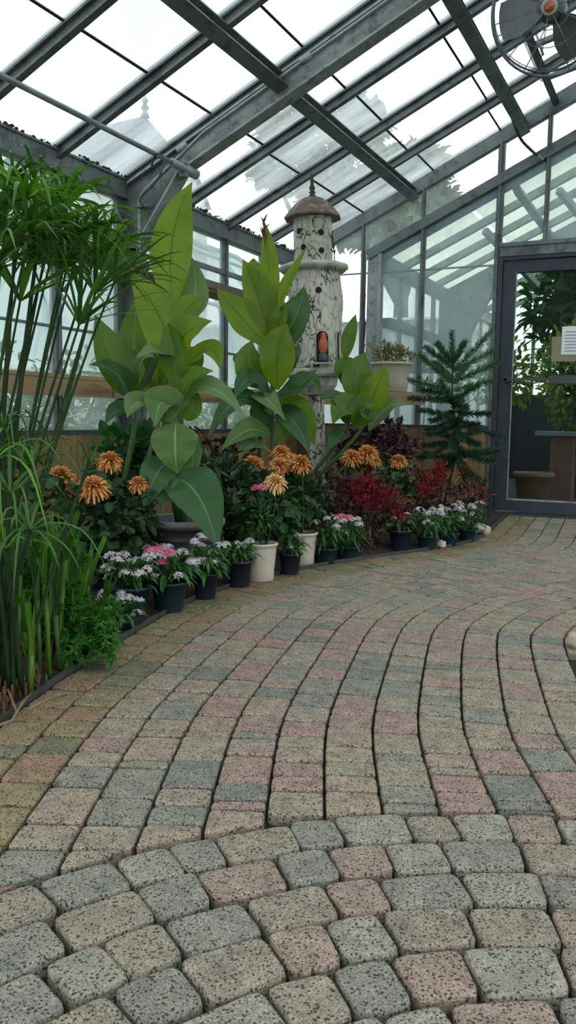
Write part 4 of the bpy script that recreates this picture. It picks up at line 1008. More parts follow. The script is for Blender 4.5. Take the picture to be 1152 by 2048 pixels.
canna('tallest canna with one upright bright leaf, in a large dark grey pot', B1, D1,
  [[B1+V((0, 0, .25)), (352, 900, .0), (357, 800, 0), (352, 700, 0), (345, 600, .0)],
   [B1+V((-.04, .02, .25)), (330, 880, .06), (333, 760, .06), (345, 690, .06)]],
  [ ([(346,612,0),(345,480,-.02),(385,363,.03)], 72, 'l', (.15,.1,0), .12),
    ([(348,640,.05),(388,600,.05),(383,513,.09)], 66, 'p', (-.3,.3,0)),
    ([(348,735,0),(322,640,-.04),(256,540,-.02)], 84, 'l', (.2,.35,0)),
    ([(356,668,.02),(372,622,0),(409,592,.02)], 52, 'l', (.3,.2,0)),
    ([(358,695,-.02),(375,665,-.06),(425,642,-.1)], 62, 'l', (.2,.5,0)),
    ([(352,780,-.02),(345,700,-.06),(330,640,-.02)], 46, 'm', (-.3,.1,0)),
    ([(350,720,.0),(312,703,-.1),(272,716,-.14)], 36, 'p', (.0,.9,0)),
    ([(358,800,-.02),(380,760,-.08),(428,742,-.12)], 48, 'm', (.1,.7,0)),
    ([(358,820,-.02),(415,775,-.10),(490,836,-.16)], 46, 'p', (.1,.8,0)),
    ([(356,845,-.03),(325,805,-.12),(311,855,-.2)], 66, 'e', (0,.5,0)),
    ([(300,818,-.05),(275,805,-.1),(254,836,-.15)], 48, 'p', (.1,.8,0)),
    ([(352,846,-.14),(350,890,-.17),(354,948,-.15)], 78, 'e', (.05,.2,0), .1),
    ([(372,880,-.08),(386,915,-.12),(370,970,-.12)], 38, 'e', (-.3,.1,0)),
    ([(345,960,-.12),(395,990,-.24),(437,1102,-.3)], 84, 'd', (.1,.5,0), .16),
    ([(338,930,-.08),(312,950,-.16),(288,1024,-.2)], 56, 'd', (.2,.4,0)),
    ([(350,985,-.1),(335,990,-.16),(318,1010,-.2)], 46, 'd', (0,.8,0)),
    ([(370,840,0),(385,810,-.02),(384,770,0)], 34, 'm', (.3,.2,0)),
    ([(362,760,.02),(385,720,.05),(395,690,.1)], 40, 'm', (.4,.2,0)),
    ([(348,860,.03),(330,815,.06),(318,770,.1)], 34, 'm', (-.3,.3,0)),
    ([(375,730,.02),(420,700,-.02),(440,740,-.05)], 44, 'l', (.1,.8,0)),
  ], pot1)
B4 = V((-2.5, 3.25, 0)); D4 = depth(V((B4.x, B4.y, .7)))
canna('leafy canna with long arching leaves, left of the tallest one', B4, D4,
  [[B4, (268, 860, 0), (267, 780, 0), (268, 700, 0)], [B4+V((.05, 0, 0)), (312, 860, .1), (312, 800, .1), (315, 740, .1)]],
  [ ([(268,795,0),(228,720,-.05),(190,628,-.02)], 66, 'm', (.3,.25,0)),
    ([(268,795,.02),(268,690,0),(276,590,.06)], 60, 'm', (-.1,.1,0)),
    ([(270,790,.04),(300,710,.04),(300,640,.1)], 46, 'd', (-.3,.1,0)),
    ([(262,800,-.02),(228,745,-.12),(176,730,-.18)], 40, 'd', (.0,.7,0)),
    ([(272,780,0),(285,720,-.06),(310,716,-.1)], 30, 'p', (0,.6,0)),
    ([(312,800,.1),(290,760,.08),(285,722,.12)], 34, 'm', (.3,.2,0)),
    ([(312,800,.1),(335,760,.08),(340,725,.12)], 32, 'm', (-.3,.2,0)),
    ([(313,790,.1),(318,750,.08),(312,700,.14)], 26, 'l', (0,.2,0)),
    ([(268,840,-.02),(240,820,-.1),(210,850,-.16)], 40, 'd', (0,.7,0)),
  ])
B2 = V((-2.2, 4.3, 0)); D2 = depth(V((B2.x, B2.y, .7)))
canna('canna with a withered flower tip, in front of the birdhouse', B2, D2,
  [[B2, (543, 950, 0), (545, 800, 0), (540, 680, 0), (532, 560, .02)], [B2+V((-.06, .05, 0)), (520, 900, .05), (523, 800, .05), (530, 720, .05)]],
  [ ([(532,668,.0),(538,540,-.02),(527,440,.02)], 34, 'l', (.2,.0,0), .35),
    ([(534,672,-.01),(515,590,-.05),(485,518,-.02)], 56, 'l', (.2,.2,0)),
    ([(534,690,-.03),(480,632,-.10),(434,578,-.08)], 62, 'l', (.25,.35,0)),
    ([(536,640,.01),(512,560,-.02),(508,516,.0)], 40, 'l', (.1,.1,0)),
    ([(540,655,.0),(572,575,-.06),(616,490,-.1)], 25, 'l', (-.6,.1,0), .3),
    ([(545,700,-.02),(588,640,-.1),(608,572,-.1)], 62, 'd', (-.25,.2,0)),
    ([(544,690,-.05),(560,640,-.1),(568,600,-.1)], 32, 'l', (-.4,.1,0)),
    ([(556,780,-.08),(556,700,-.16),(576,648,-.14)], 60, 'l', (.1,.2,0), .12),
    ([(535,770,-.04),(500,730,-.1),(505,680,-.12)], 62, 'm', (.25,.2,0), .12),
    ([(530,770,-.02),(490,725,-.04),(465,720,-.02)], 48, 'm', (.3,.4,0)),
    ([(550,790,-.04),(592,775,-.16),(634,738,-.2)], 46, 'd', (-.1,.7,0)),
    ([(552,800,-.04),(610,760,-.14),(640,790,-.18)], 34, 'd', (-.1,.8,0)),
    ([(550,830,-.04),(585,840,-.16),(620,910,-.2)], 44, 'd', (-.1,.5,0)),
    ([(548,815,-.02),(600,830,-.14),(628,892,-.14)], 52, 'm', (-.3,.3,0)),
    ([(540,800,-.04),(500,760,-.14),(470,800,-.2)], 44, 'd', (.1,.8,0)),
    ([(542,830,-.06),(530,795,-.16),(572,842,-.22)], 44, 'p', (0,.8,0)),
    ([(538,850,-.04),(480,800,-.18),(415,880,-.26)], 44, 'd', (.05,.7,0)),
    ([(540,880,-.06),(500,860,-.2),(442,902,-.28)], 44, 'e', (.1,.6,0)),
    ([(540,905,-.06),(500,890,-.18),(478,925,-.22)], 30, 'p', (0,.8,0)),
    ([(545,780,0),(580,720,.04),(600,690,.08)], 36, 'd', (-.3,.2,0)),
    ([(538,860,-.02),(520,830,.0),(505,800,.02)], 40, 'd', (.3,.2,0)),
    ([(548,880,-.02),(575,850,-.02),(590,800,.0)], 40, 'm', (-.3,.2,0)),
  ], None, [(530, 520, 528, 440, -.02)])
B3 = V((-2.36, 5.05, 0)); D3 = depth(V((B3.x, B3.y, .6)))
M['pot_green'] = surf('dark_green_plastic', (.012, .045, .04), (.01, .035, .033), rough=.45, scale=4)
def pot3(e_): MB().lathe(pot_prof(.07, .095, .26), B3, 28).build('pot', M['pot_green'], e_)
canna('short canna in a dark green pot, right of the birdhouse post', B3, D3,
  [[B3+V((0, 0, .2)), (690, 860, 0), (698, 800, 0), (702, 740, .0)], [B3+V((.02, 0, .2)), (715, 870, .0), (730, 820, 0), (742, 790, 0)]],
  [ ([(712,800,-.02),(714,750,-.06),(732,704,-.05)], 54, 'm', (.15,.15,0), .12),
    ([(734,818,-.05),(752,780,-.1),(770,728,-.08)], 50, 'l', (-.2,.15,0), .14),
    ([(690,720,.05),(700,670,.02),(712,628,.05)], 26, 'm', (-.3,0,0)),
    ([(720,850,-.06),(690,815,-.14),(665,850,-.18)], 52, 'm', (.1,.7,0)),
    ([(722,858,-.06),(725,815,-.14),(752,812,-.2)], 54, 'm', (-.1,.6,0)),
    ([(738,862,0),(775,815,-.04),(818,811,-.06)], 36, 'p', (0,.8,0)),
    ([(695,850,-.02),(670,800,-.1),(640,800,-.16)], 40, 'd', (.1,.8,0)),
    ([(700,780,.05),(690,745,.05),(680,715,.08)], 34, 'd', (.2,.2,0)),
    ([(690,870,-.02),(680,870,-.08),(650,905,-.14)], 34, 'd', (0,.7,0)),
    ([(722,760,.06),(690,730,.02),(672,760,.0)], 34, 'm', (0,.8,0)),
  ], pot3, [(671, 545, 663, 468, .06)])
# ------------------------------------------------------------------ papyrus clump at the left
M['pap'] = leafmat('papyrus_blade', (.016, .065, .014), (.07, .175, .03), trans=.28, tcol=(1.4, 1.5, .7), rough=.35)
M['pap_light'] = leafmat('young_papyrus_blade', (.04, .13, .014), (.12, .27, .028), trans=.35, tcol=(1.4, 1.5, .7), rough=.4)
M['pap_stem'] = surf('papyrus_stem', (.01, .026, .01), (.02, .048, .016), rough=.75, scale=6, spec=.15)
M['straw'] = surf('dry_straw', (.22, .15, .08), (.12, .075, .035), rough=.9, scale=14)
M['sedge'] = surf('brown_stubble', (.13, .075, .03), (.06, .035, .015), rough=1, scale=18)
rn = random.Random(41)
PB = ground(45, 1400); pap = empty('papyrus', PB, 'tall umbrella papyrus clump with drooping leaf whorls at the left edge', 'plant')
def whorl(c, ax, n, L_, w_, droop, seed, up=.25, mat='pap', spread=1.0):
    r = random.Random(seed); mb = MB(); ax = V(ax).normalized(); x_ = ax.orthogonal().normalized(); y_ = ax.cross(x_)
    for i in range(n):
        a_ = 2*PI*i/n+r.uniform(-.2, .2); el = up+r.uniform(-.15, .45)
        d = (x_*math.cos(a_)+y_*math.sin(a_))*spread+ax*el; d.normalize(); l = L_*r.uniform(.7, 1.2)
        dz = -V((0, 0, 1))*l*droop*r.uniform(.5, 1.4)
        mb.blade([c, c+d*(l*.35), c+d*(l*.72)+dz*.3, c+d*l+dz], w_*r.uniform(.8, 1.15), ax+V((0, 0, .4)), 8, 1, .25, shape='strap', twist=r.uniform(-.5, .5))
    # little brown spikelets in the middle
    return mb
wh = [(40,604,2.15,.2),(158,650,2.1,.2),(190,588,2.25,.22),(228,566,2.4,.19),
      (28,520,2.35,.22),(95,482,2.4,.22),(150,470,2.35,.22),(72,530,2.25,.22),(112,440,2.3,.22),(190,515,2.4,.2),(60,465,2.0,.22),(8,470,2.1,.22),(30,420,2.4,.22),(85,415,2.5,.2),
      (-15,540,2.0,.24),(150,520,2.5,.2),(215,500,2.6,.18),(-20,450,2.2,.24),(130,400,2.6,.16),(10,375,2.3,.18),(50,400,2.1,.18),(125,545,2.2,.16)]
for i, (x, y, d, L_) in enumerate(wh):
    c = at(x, y, d); g = ground(rn.uniform(-150, -20)+.1*x, rn.uniform(1370, 1430)); g = V((g.x, g.y, .02))
    midp = g.lerp(c, .5)+V((rn.uniform(-.02, .02), rn.uniform(-.02, .02), .02))
    cv = spline([g, midp, c], 10); mb = MB(); mb.tube(cv, [.0052*(1-.45*k/10) for k in range(11)], 6)
    mb.build('stem', M['pap_stem'], pap)
    ax = (cv[-1]-cv[-2]).normalized()
    whorl(c, ax, rn.choice([22, 24, 26]) if i > 3 else 18, L_*1.2, .0115, rn.uniform(.2, .6) if i > 3 else .18, 100+i, up=.45 if i > 3 else .8).build('leaf_whorl', M['pap' if i % 4 else 'pap_light'], pap)
# lower, younger whorls with long arching blades
for i, (x, y, d, L_, n, m_) in enumerate([(58,935,2.15,.22,13,'pap'),(178,925,2.5,.15,10,'pap'),(20,990,2.0,.2,12,'pap'),(5,860,2.2,.22,13,'pap'),(60,1060,1.95,.17,10,'pap'),(-20,930,2.0,.22,12,'pap_light'),(30,905,2.4,.2,12,'pap'),(10,1100,2.05,.16,12,'pap_light')]):
    c = at(x, y, d); g = ground(rn.uniform(-60, 70), rn.uniform(1370, 1410)); g.z = .02
    mb = MB(); cv = spline([g, g.lerp(c, .5)+V((0, 0, .02)), c], 8); mb.tube(cv, .0055, 6); mb.build('stem', M['pap_stem'], pap)
    whorl(c, (cv[-1]-cv[-2]).normalized()+V((0, 0, .3)), n, L_, .0085, rn.uniform(.4, .9), 300+i, up=.6, mat=m_).build('leaf_whorl', M[m_], pap)
# young shoots: thick upright stalks that open into a fan of blades
for i, (bx, by, tx, ty, fan_, m_) in enumerate([(92,1345,108,1125,1,'pap_light'),(112,1340,132,1120,1,'pap_light'),(140,1318,146,1165,0,'pap'),(170,1290,176,1172,1,'pap_light'),(20,1375,28,1090,1,'pap_light'),(48,1385,20,1200,0,'pap'),(70,1372,48,1265,1,'pap_light'),(62,1398,64,1310,0,'pap_light'),(190,1270,205,1215,0,'pap'),(100,1360,90,1170,0,'pap_light'),(128,1335,120,1180,0,'pap'),(80,1365,75,1200,0,'pap'),(15,1390,8,1240,0,'pap'),(150,1310,160,1210,0,'pap_light'),(33,1380,40,1150,0,'pap'),(5,1385,-5,1120,1,'pap_light'),(118,1345,112,1230,0,'pap')]):
    g = ground(bx, by); g.z = .01; d = depth(g); c = at(tx, ty, d-.02)
    mb = MB(); mb.tube([g, g.lerp(c, .5), c], [.006, .0065, .007], 7); r = random.Random(i)
    ax = (c-g).normalized(); 
    for k in range(12 if fan_ else 8):
        sp_ = (.5 if fan_ else .2); dr = (ax+RT*r.uniform(-sp_, sp_)+FW*r.uniform(-sp_, sp_)).normalized(); l = px(r.uniform(50, 110), d)
        mb.blade([c-ax*.08, c, c+dr*l], .015, -FW, 6, 1, .3, shape='cut' if k % 6 == 5 else 'strap')
    mb.build('young_shoot', M[m_], pap)
st_ = MB()
for i in range(300):
    g = ground(rn.uniform(-10, 165), rn.uniform(1310, 1440)); e_i = min(range(I0, len(EP), 8), key=lambda j: abs(EP[j].y-g.y))
    if g.x > EP[e_i].x-.015: continue
    h = rn.uniform(.015, .07); st_.tube([V((g.x, g.y, 0)), V((g.x+rn.uniform(-.012, .012), g.y+rn.uniform(-.012, .012), h))], [.004, .003], 5)
st_.build('cut_stubble', M['sedge'], pap, kind='stuff')
for i, (x0, y0, x1, y1, lb) in enumerate([(0,1345,34,1425,'dry tan stalk leaning at the far left of the stubble'),(22,1444,64,1384,'short dry stalk crossing the stubble diagonally in front'),(-5,1452,50,1441,'dry stalk lying flat at the corner of the bed'),(58,1418,132,1390,'pale dry stalk lying along the bed edging')]):
    p0, p1 = ground(x0, y0, .03+.01*i), ground(x1, y1, .025)
    o = MB().tube([p0, p0.lerp(p1, .5)+V((0, 0, .006)), p1], [.003, .0035, .0025], 6).build('dry_stalk', M['straw'], loc=p0); tag(o, lb, 'stalk', 'dry stalks on the bed edge')

# feathery fern spilling over the edging
M['fern'] = leafmat('feathery_fern', (.02, .1, .015), (.07, .24, .03), trans=.3, rough=.6)
FB = ground(165, 1290); fe = empty('asparagus_fern', FB, 'feathery bright green fern spilling over the edging below the papyrus', 'plant')
def fern(parent, sprays, seed, name='frond'):
    r = random.Random(seed)
    for p0, p1, bend, w_ in sprays:
        mb = MB(); L_ = (p1-p0).length; cv = spline([p0, p0.lerp(p1, .5)+V((0, 0, bend)), p1], 14); mb.tube(cv, .0012, 4)
        for k in range(1, 15):
            t = (cv[k]-cv[k-1]).normalized()
            for q in range(14):
                d = (rdir(r)+t*.5).normalized(); l = w_*r.uniform(.5, 1.1)*(1.1-.5*k/15)
                c = cv[k]+d*l*.3; s_ = d.cross(rdir(r)).normalized()*.0018
                mb.add([cv[k-1].lerp(cv[k], r.random())-s_, cv[k]+s_, cv[k]+d*l], [(0, 1, 2)])
        mb.build(name, M['fern'], parent, smooth=False)
S = []
for i in range(90):
    t = ground(rn.uniform(112, 246), rn.uniform(1290, 1345)); p0 = FB+V((rn.uniform(-.06, .06), rn.uniform(-.08, .08), .02)); S.append((p0, V((t.x, t.y, rn.uniform(.015, .12))), .06, .042))
fern(fe, S, 5)
FB2 = V((-1.86, 2.1, 0)); f2 = empty('asparagus_fern', FB2, 'feathery plumes standing among the papyrus shoots', 'plant')
S = []
for i in range(70):
    x, y = rn.uniform(40, 178), rn.uniform(1065, 1270); S.append((FB2+V((rn.uniform(-.12, .1), rn.uniform(-.15, .1), .02)), at(x, y, rn.uniform(2.4, 2.75)), .05, .05))
fern(f2, S, 6)

# ------------------------------------------------------------------ chrysanthemums
M['mumleaf'] = leafmat('chrysanthemum_leaf', (.007, .028, .008), (.026, .085, .018), trans=.2, rough=.55)
M['stemgreen'] = surf('green_stem', (.03, .08, .02), (.02, .05, .015), rough=.6)
M['bronze'] = leafmat('bronze_petal', (.4, .13, .02), (.78, .42, .14), trans=.2, tcol=(1.2, 1, .7), rough=.6)
M['bronze_pale'] = leafmat('pale_bronze_petal', (.62, .36, .1), (.8, .6, .3), trans=.2, tcol=(1.2, 1, .7), rough=.6)
M['pot_white'] = surf('off_white_plastic', (.5, .46, .38), (.4, .37, .3), rough=.5, scale=5)
M['pot_navy'] = surf('dark_navy_plastic', (.012, .017, .032), (.009, .012, .024), rough=.4, scale=4)
M['pot_teal'] = surf('dark_teal_plastic', (.008, .032, .036), (.007, .024, .028), rough=.4, scale=4)
def mum_bloom(c, R, ax, seed):
    r = random.Random(seed); mb = MB(); ax = V(ax).normalized(); x_ = ax.orthogonal().normalized(); y_ = ax.cross(x_)
    for ring, (n, el, l, dr) in enumerate([(22, -.25, 1.0, .28), (24, .02, 1.05, .2), (22, .25, .98, .12), (20, .5, .84, .05), (17, .85, .7, -.03), (13, 1.4, .55, -.08), (8, 2.6, .46, -.1)]):
        for i in range(n):
            a_ = 2*PI*(i+.5*(ring % 2))/n+r.uniform(-.12, .12); d = (x_*math.cos(a_)+y_*math.sin(a_)+ax*(el+r.uniform(-.1, .1))).normalized(); L_ = R*l*r.uniform(.85, 1.12)
            mb.blade([c+ax*(R*.05*ring), c+ax*(R*.06*ring)+d*L_*.6, c+ax*(R*.04*ring)+d*L_-ax*(R*dr)], R*.17, ax+d*.3, 4, 1, .45, shape='petal')
    return mb
def mum(label, base, fol, blooms, pot=None, seed=1, extra=None):
    r = random.Random(seed); e_ = empty('chrysanthemum', base, label, 'flower')
    if pot: pot(e_)
    mb = MB()
    for (c, R, n) in fol: leafball(mb, c, R, n, .05, .042, r, shell=.5, lobed=True, zmin=.03)
    mb.build('foliage', M['mumleaf'], e_, smooth=False)
    mb = MB()
    for i, (x, y, d, rp, *m_) in enumerate(blooms):
        c = at(x, y, d); g = V(base)+V((r.uniform(-.04, .04), r.uniform(-.04, .04), base[2]+.1))
        mb.tube(spline([g, g.lerp(c, .6)+V((r.uniform(-.02, .02), 0, 0)), c], 6), .0035, 5)
        mum_bloom(c, px(rp, d), V((0, 0, 1))*1.2-FW*.35+RT*r.uniform(-.25, .25), seed*31+i).build('bloom', M[m_[0] if m_ else 'bronze'], e_)
    mb.build('stem', M['stemgreen'], e_)
    return e_
b = V((-2.3, 2.95, 0))
mum('bushy chrysanthemum with five bronze blooms, left of the large dark pot', b,
    [(at(205, 1060, 3.55), (.24, .24, .2), 330), (at(140, 1040, 3.5), (.2, .2, .2), 220), (at(250, 1020, 3.6), (.15, .18, .16), 170), (at(180, 1130, 3.5), (.26, .2, .12), 220)],
    [(220, 924, 3.5, 27), (122, 956, 3.45, 30), (187, 978, 3.35, 34), (276, 970, 3.55, 22), (148, 985, 3.42, 20)], seed=3)
mum('smaller chrysanthemum with two orange blooms seen through the papyrus', V((-2.5, 2.6, 0)), [(at(60, 1030, 3.2), (.2, .2, .2), 200)], [(32, 962, 3.15, 18), (30, 975, 3.2, 14)], seed=4)
WP2 = V((-1.74, 3.86, 0)); 
def wpot(P, r0, r1, h):
    def f(e_):
        MB().lathe([(0, 0), (r0, 0), (r0+.003, .006)]+[(r0+(r1-r0)*t, .006+(h*.8)*t) for t in (.3, .6, .9)]+[(r1*.985, h*.82), (r1*1.0, h*.84), (r1*.99, h*.9), (r1+.004, h*.92), (r1+.008, h*.94), (r1+.008, h*.99), (r1+.002, h), (r1-.008, h*.98), (r1-.01, h*.9), (0, h*.9)], P, 40).build('pot', M['pot_white'], e_)
        MB().lathe([(0, h*.915), (r1-.012, h*.91)], P, 24).build('soil', M['soil'], e_)
    return f
mum('chrysanthemum with four bronze blooms, in the white pot second from the large dark pot', WP2,
    [(at(606, 1010, 4.35), (.14, .14, .16), 240), (at(590, 970, 4.4), (.13, .13, .1), 140)],
    [(562, 908, 4.45, 22), (600, 929, 4.3, 25), (558, 934, 4.3, 23), (507, 933, 4.35, 27), (585, 920, 4.5, 16)], wpot(WP2, .062, .076, .17), seed=5)
WP1 = V((-1.74, 3.4, 0))
ez = mum('chrysanthemum with one pale bronze bloom, in the nearest white pot', WP1,
    [(at(560, 1030, 3.95), (.1, .1, .14), 150), (at(505, 1040, 3.95), (.12, .1, .1), 120)],
    [(550, 968, 3.9, 25, 'bronze_pale')], wpot(WP1, .062, .076, .175), seed=6)
mum('chrysanthemum with yellow orange blooms, right of the birdhouse post', V((-1.85, 4.75, 0)),
    [(at(735, 960, 5.1), (.2, .18, .13), 240), (at(790, 955, 5.1), (.12, .15, .12), 120)],
    [(704, 917, 5.05, 22), (735, 909, 5.1, 24), (752, 925, 5.0, 13), (797, 924, 5.05, 19), (722, 921, 5.1, 14)], seed=7)

# ------------------------------------------------------------------ leafy plants of the bed
M['lf_dark'] = leafmat('dark_glossy_leaf', (.01, .035, .014), (.04, .085, .035), trans=.15, rough=.3)
M['lf_broad'] = leafmat('broad_green_leaf', (.012, .06, .015), (.03, .12, .025), trans=.25, rough=.4)
M['lf_purple'] = leafmat('purple_black_leaf', (.02, .012, .016), (.085, .03, .035), trans=.15, tcol=(1.4, .8, .9), rough=.4)
M['lf_maroon'] = leafmat('maroon_green_leaf', (.024, .015, .013), (.08, .04, .028), trans=.15, tcol=(1.3, .9, .8), rough=.45)
M['lf_red'] = leafmat('crimson_leaf', (.09, .006, .012), (.27, .015, .028), trans=.3, tcol=(1.4, .6, .6), rough=.5)
M['lf_redorange'] = leafmat('scarlet_leaf', (.13, .01, .01), (.3, .025, .02), trans=.3, tcol=(1.4, .6, .6), rough=.5)
M['twig'] = surf('dark_twig', (.05, .035, .025), (.03, .02, .015), rough=.9)
def leafy(name, label, base, clumps, mat, l, w_, seed, stem='twig', extra=(), cat='plant', shell=.35, lobed=False):
    r = random.Random(seed); e_ = empty(name, base, label, cat)
    mb = MB(); sm_ = MB()
    for (x, y, d, rx, rz, n) in clumps:
        c = at(x, y, d); R = px(rx, d); leafball(mb, c, (R, R*.9, px(rz, d)), n, l, w_, r, shell=shell, zmin=.02, lobed=lobed)
        g = V((base[0]+r.uniform(-.05, .05), base[1]+r.uniform(-.05, .05), 0)); sm_.tube(spline([g, g.lerp(c, .5)+V((0, 0, .05)), c], 6), [.006, .005, .005, .004, .004, .003, .002], 5)
    mb.build('foliage', M[mat], e_, smooth=False); sm_.build('stem', M[stem], e_)
    for (nm, mt, cl, l2, w2) in extra:
        mb = MB()
        for (x, y, d, rx, rz, n) in cl:
            c = at(x, y, d); R = px(rx, d); leafball(mb, c, (R, R*.9, px(rz, d)), n, l2, w2, r, shell=.2, up=.9, out=.6)
        mb.build(nm, M[mt], e_, smooth=False)
    return e_
leafy('foliage_plant', 'dark glossy leaved plant between the large dark pot and the near white pot', V((-1.95, 3.75, 0)), [(455, 975, 4.15, 62, 60, 190), (505, 990, 4.2, 45, 50, 110), (440, 1045, 4.1, 45, 50, 110), (490, 1060, 4.1, 40, 40, 80), (430, 930, 4.3, 40, 30, 60)], 'lf_dark', .085, .034, 51)
leafy('foliage_plant', 'broad leaved green plant in the shade behind the bronze chrysanthemum', V((-2.75, 3.6, 0)), [(255, 895, 4.2, 48, 34, 70), (225, 935, 4.1, 40, 30, 40), (290, 915, 4.2, 40, 40, 40)], 'lf_broad', .11, .07, 52, 'stemgreen')
leafy('foliage_plant', 'dark plant with a few reddish leaves behind the leaf tip of the tallest canna', V((-2.6, 4.3, 0)), [(430, 920, 4.9, 50, 40, 90), (400, 900, 4.9, 40, 40, 60), (470, 905, 4.9, 40, 30, 60)], 'lf_maroon', .07, .03, 53)
leafy('basil', 'purple black leaved plant right behind the yellow orange chrysanthemum', V((-2.2, 5.35, 0)), [(730, 885, 5.75, 45, 42, 210), (700, 900, 5.7, 30, 40, 90), (762, 850, 5.8, 22, 16, 40)], 'lf_purple', .07, .034, 54)
leafy('basil', 'purple black leaved plant against the pine boards, left of the little conifer', V((-1.95, 5.6, 0)), [(795, 900, 5.85, 38, 38, 150), (790, 865, 5.9, 26, 20, 50), (818, 890, 5.9, 18, 16, 30)], 'lf_purple', .07, .032, 55)
leafy('foliage_plant', 'dark maroon green plant at the foot of the birdhouse post', V((-1.85, 4.55, 0)), [(665, 985, 4.85, 40, 48, 230), (650, 1030, 4.8, 25, 30, 90), (690, 1020, 4.8, 30, 30, 100)], 'lf_maroon', .045, .022, 56)
leafy('bloodleaf', 'crimson topped bushy plant, the largest red mass of the bed', V((-1.68, 4.65, 0)), [(745, 1020, 4.95, 70, 52, 430), (800, 1040, 4.9, 40, 40, 160), (720, 1060, 4.85, 35, 25, 80)], 'lf_maroon', .04, .019, 57, extra=(('red_top', 'lf_red', [(735, 975, 4.85, 42, 38, 420), (765, 1000, 4.8, 42, 32, 360), (700, 985, 4.85, 26, 26, 160), (798, 1030, 4.75, 24, 30, 170), (730, 1010, 4.75, 26, 20, 110)], .03, .009),))
leafy('bloodleaf', 'scarlet plumed plant in front of the little conifer', V((-1.5, 5.15, 0)), [(860, 985, 5.35, 58, 42, 330), (830, 960, 5.4, 34, 30, 120), (885, 1010, 5.2, 40, 30, 150)], 'lf_maroon', .042, .019, 58, extra=(('red_top', 'lf_redorange', [(876, 950, 5.3, 22, 30, 220), (862, 970, 5.25, 26, 24, 160), (820, 955, 5.35, 22, 18, 100), (845, 985, 5.2, 24, 16, 80)], .034, .01),))
leafy('bloodleaf', 'small dark red plant beside the door frame', V((-1.42, 5.75, 0)), [(945, 985, 5.9, 38, 34, 200), (955, 1015, 5.8, 30, 22, 90), (915, 1000, 5.8, 30, 25, 90)], 'lf_maroon', .045, .018, 59, extra=(('red_top', 'lf_redorange', [(927, 945, 5.9, 14, 18, 60), (955, 985, 5.8, 26, 14, 70)], .034, .01),))
leafy('foliage_plant', 'dark drooping stems between the pink flower and the crimson plant', V((-1.6, 4.4, 0)), [(745, 1068, 4.7, 34, 26, 90), (700, 1070, 4.6, 18, 20, 40)], 'lf_maroon', .04, .012, 60, extra=(('dry_shoot', 'straw', [(730, 1082, 4.62, 16, 16, 26)], .06, .004),))

# ------------------------------------------------------------------ little Norfolk pine
M['needle'] = leafmat('norfolk_pine_needle', (.012, .05, .025), (.035, .1, .05), trans=.12, rough=.5)
M['needle_tip'] = leafmat('norfolk_pine_new_needle', (.03, .1, .04), (.07, .17, .07), trans=.15, rough=.5)
NP = V((-1.62, 6.05, 0)); DN = depth(V((NP.x, NP.y, .6)))
npn = empty('norfolk_pine', NP, 'small Norfolk pine with tiered needle branches left of the door', 'tree')
trk = spline([NP, at(912, 900, DN), at(905, 800, DN), at(905, 740, DN), at(904, 668, DN)], 30)
MB().tube(trk, [.011*(1-.75*i/30) for i in range(31)], 8).build('trunk', M['twig'], npn)
def pbranch(oy, tx, ty, dd, sag=0.0, mat='needle'):
    r = random.Random(int(tx*7+ty)); p0 = min(trk, key=lambda q: (q-at(905, oy, DN)).length); p1 = at(tx, ty, DN+dd)
    cv = spline([p0, p0.lerp(p1, .5)-V((0, 0, sag)), p1], 18); mb = MB(); mb.tube(cv, [.004*(1-.7*i/18) for i in range(19)], 5)
    for k in range(1, 19):
        t = (cv[k]-cv[k-1]).normalized()
        s0 = t.orthogonal()
        for q in range(20):
            d = (rdir(r)); d = (d-t*d.dot(t)); d.normalize(); d.z += .15; d = (d+t*.9).normalized(); l = .046*r.uniform(.75, 1.15)*(1 if k < 17 else .8)
            b0 = cv[k-1].lerp(cv[k], r.random()); s_ = d.cross(rdir(r)).normalized()*.0021
            mb.add([b0-s_, b0+s_, b0+d*l*.6+s_*1.1, b0+d*l, b0+d*l*.6-s_*1.1], [(0, 1, 2, 3, 4)])
    mb.build('branch', M[mat], npn, smooth=False)
for br in [(740,904,664,0),(725,874,686,-.05),(735,850,694,.05),(728,930,684,-.1),(742,986,660,0),(745,993,698,.08),(765,838,710,-.1),(768,996,724,-.05),(780,817,760,.02),(785,988,760,.06),(790,842,780,-.15),(800,819,797,.08),(805,960,770,-.2),(815,880,760,-.25),(820,862,842,-.15,.01),(825,984,828,-.1,.01),(830,840,820,.1),(850,855,870,-.2,.02),(855,1010,876,-.1,.0),(860,902,885,-.35,.02),(862,960,890,-.25,.02),(870,846,890,0,.02),(880,835,916,-.1,.03),(885,988,922,-.12,.03),(890,925,930,-.35,.03),(895,875,930,-.3,.03),(880,960,860,.15),(905,985,900,.05),(850,930,820,.2),(900,860,950,-.2,.03),(905,940,955,-.3,.03),(840,850,860,-.25,.02),(875,905,900,-.45,.03),(900,850,905,-.2,.03),(910,960,960,-.15,.03),(915,870,965,-.35,.03),(830,960,850,-.25,.02),(855,925,880,-.4,.02),(900,1000,900,.0,.02),(870,870,865,.2),(880,940,880,.25),(800,870,800,-.3),(810,935,815,-.35),(770,935,730,.2),(760,870,725,.15),(845,890,830,-.35,.0),(800,925,800,-.3,.0)]:
    pbranch(*br[:4], sag=(br[4] if len(br) > 4 else .0), mat='needle_tip' if br[2] < 780 else 'needle')

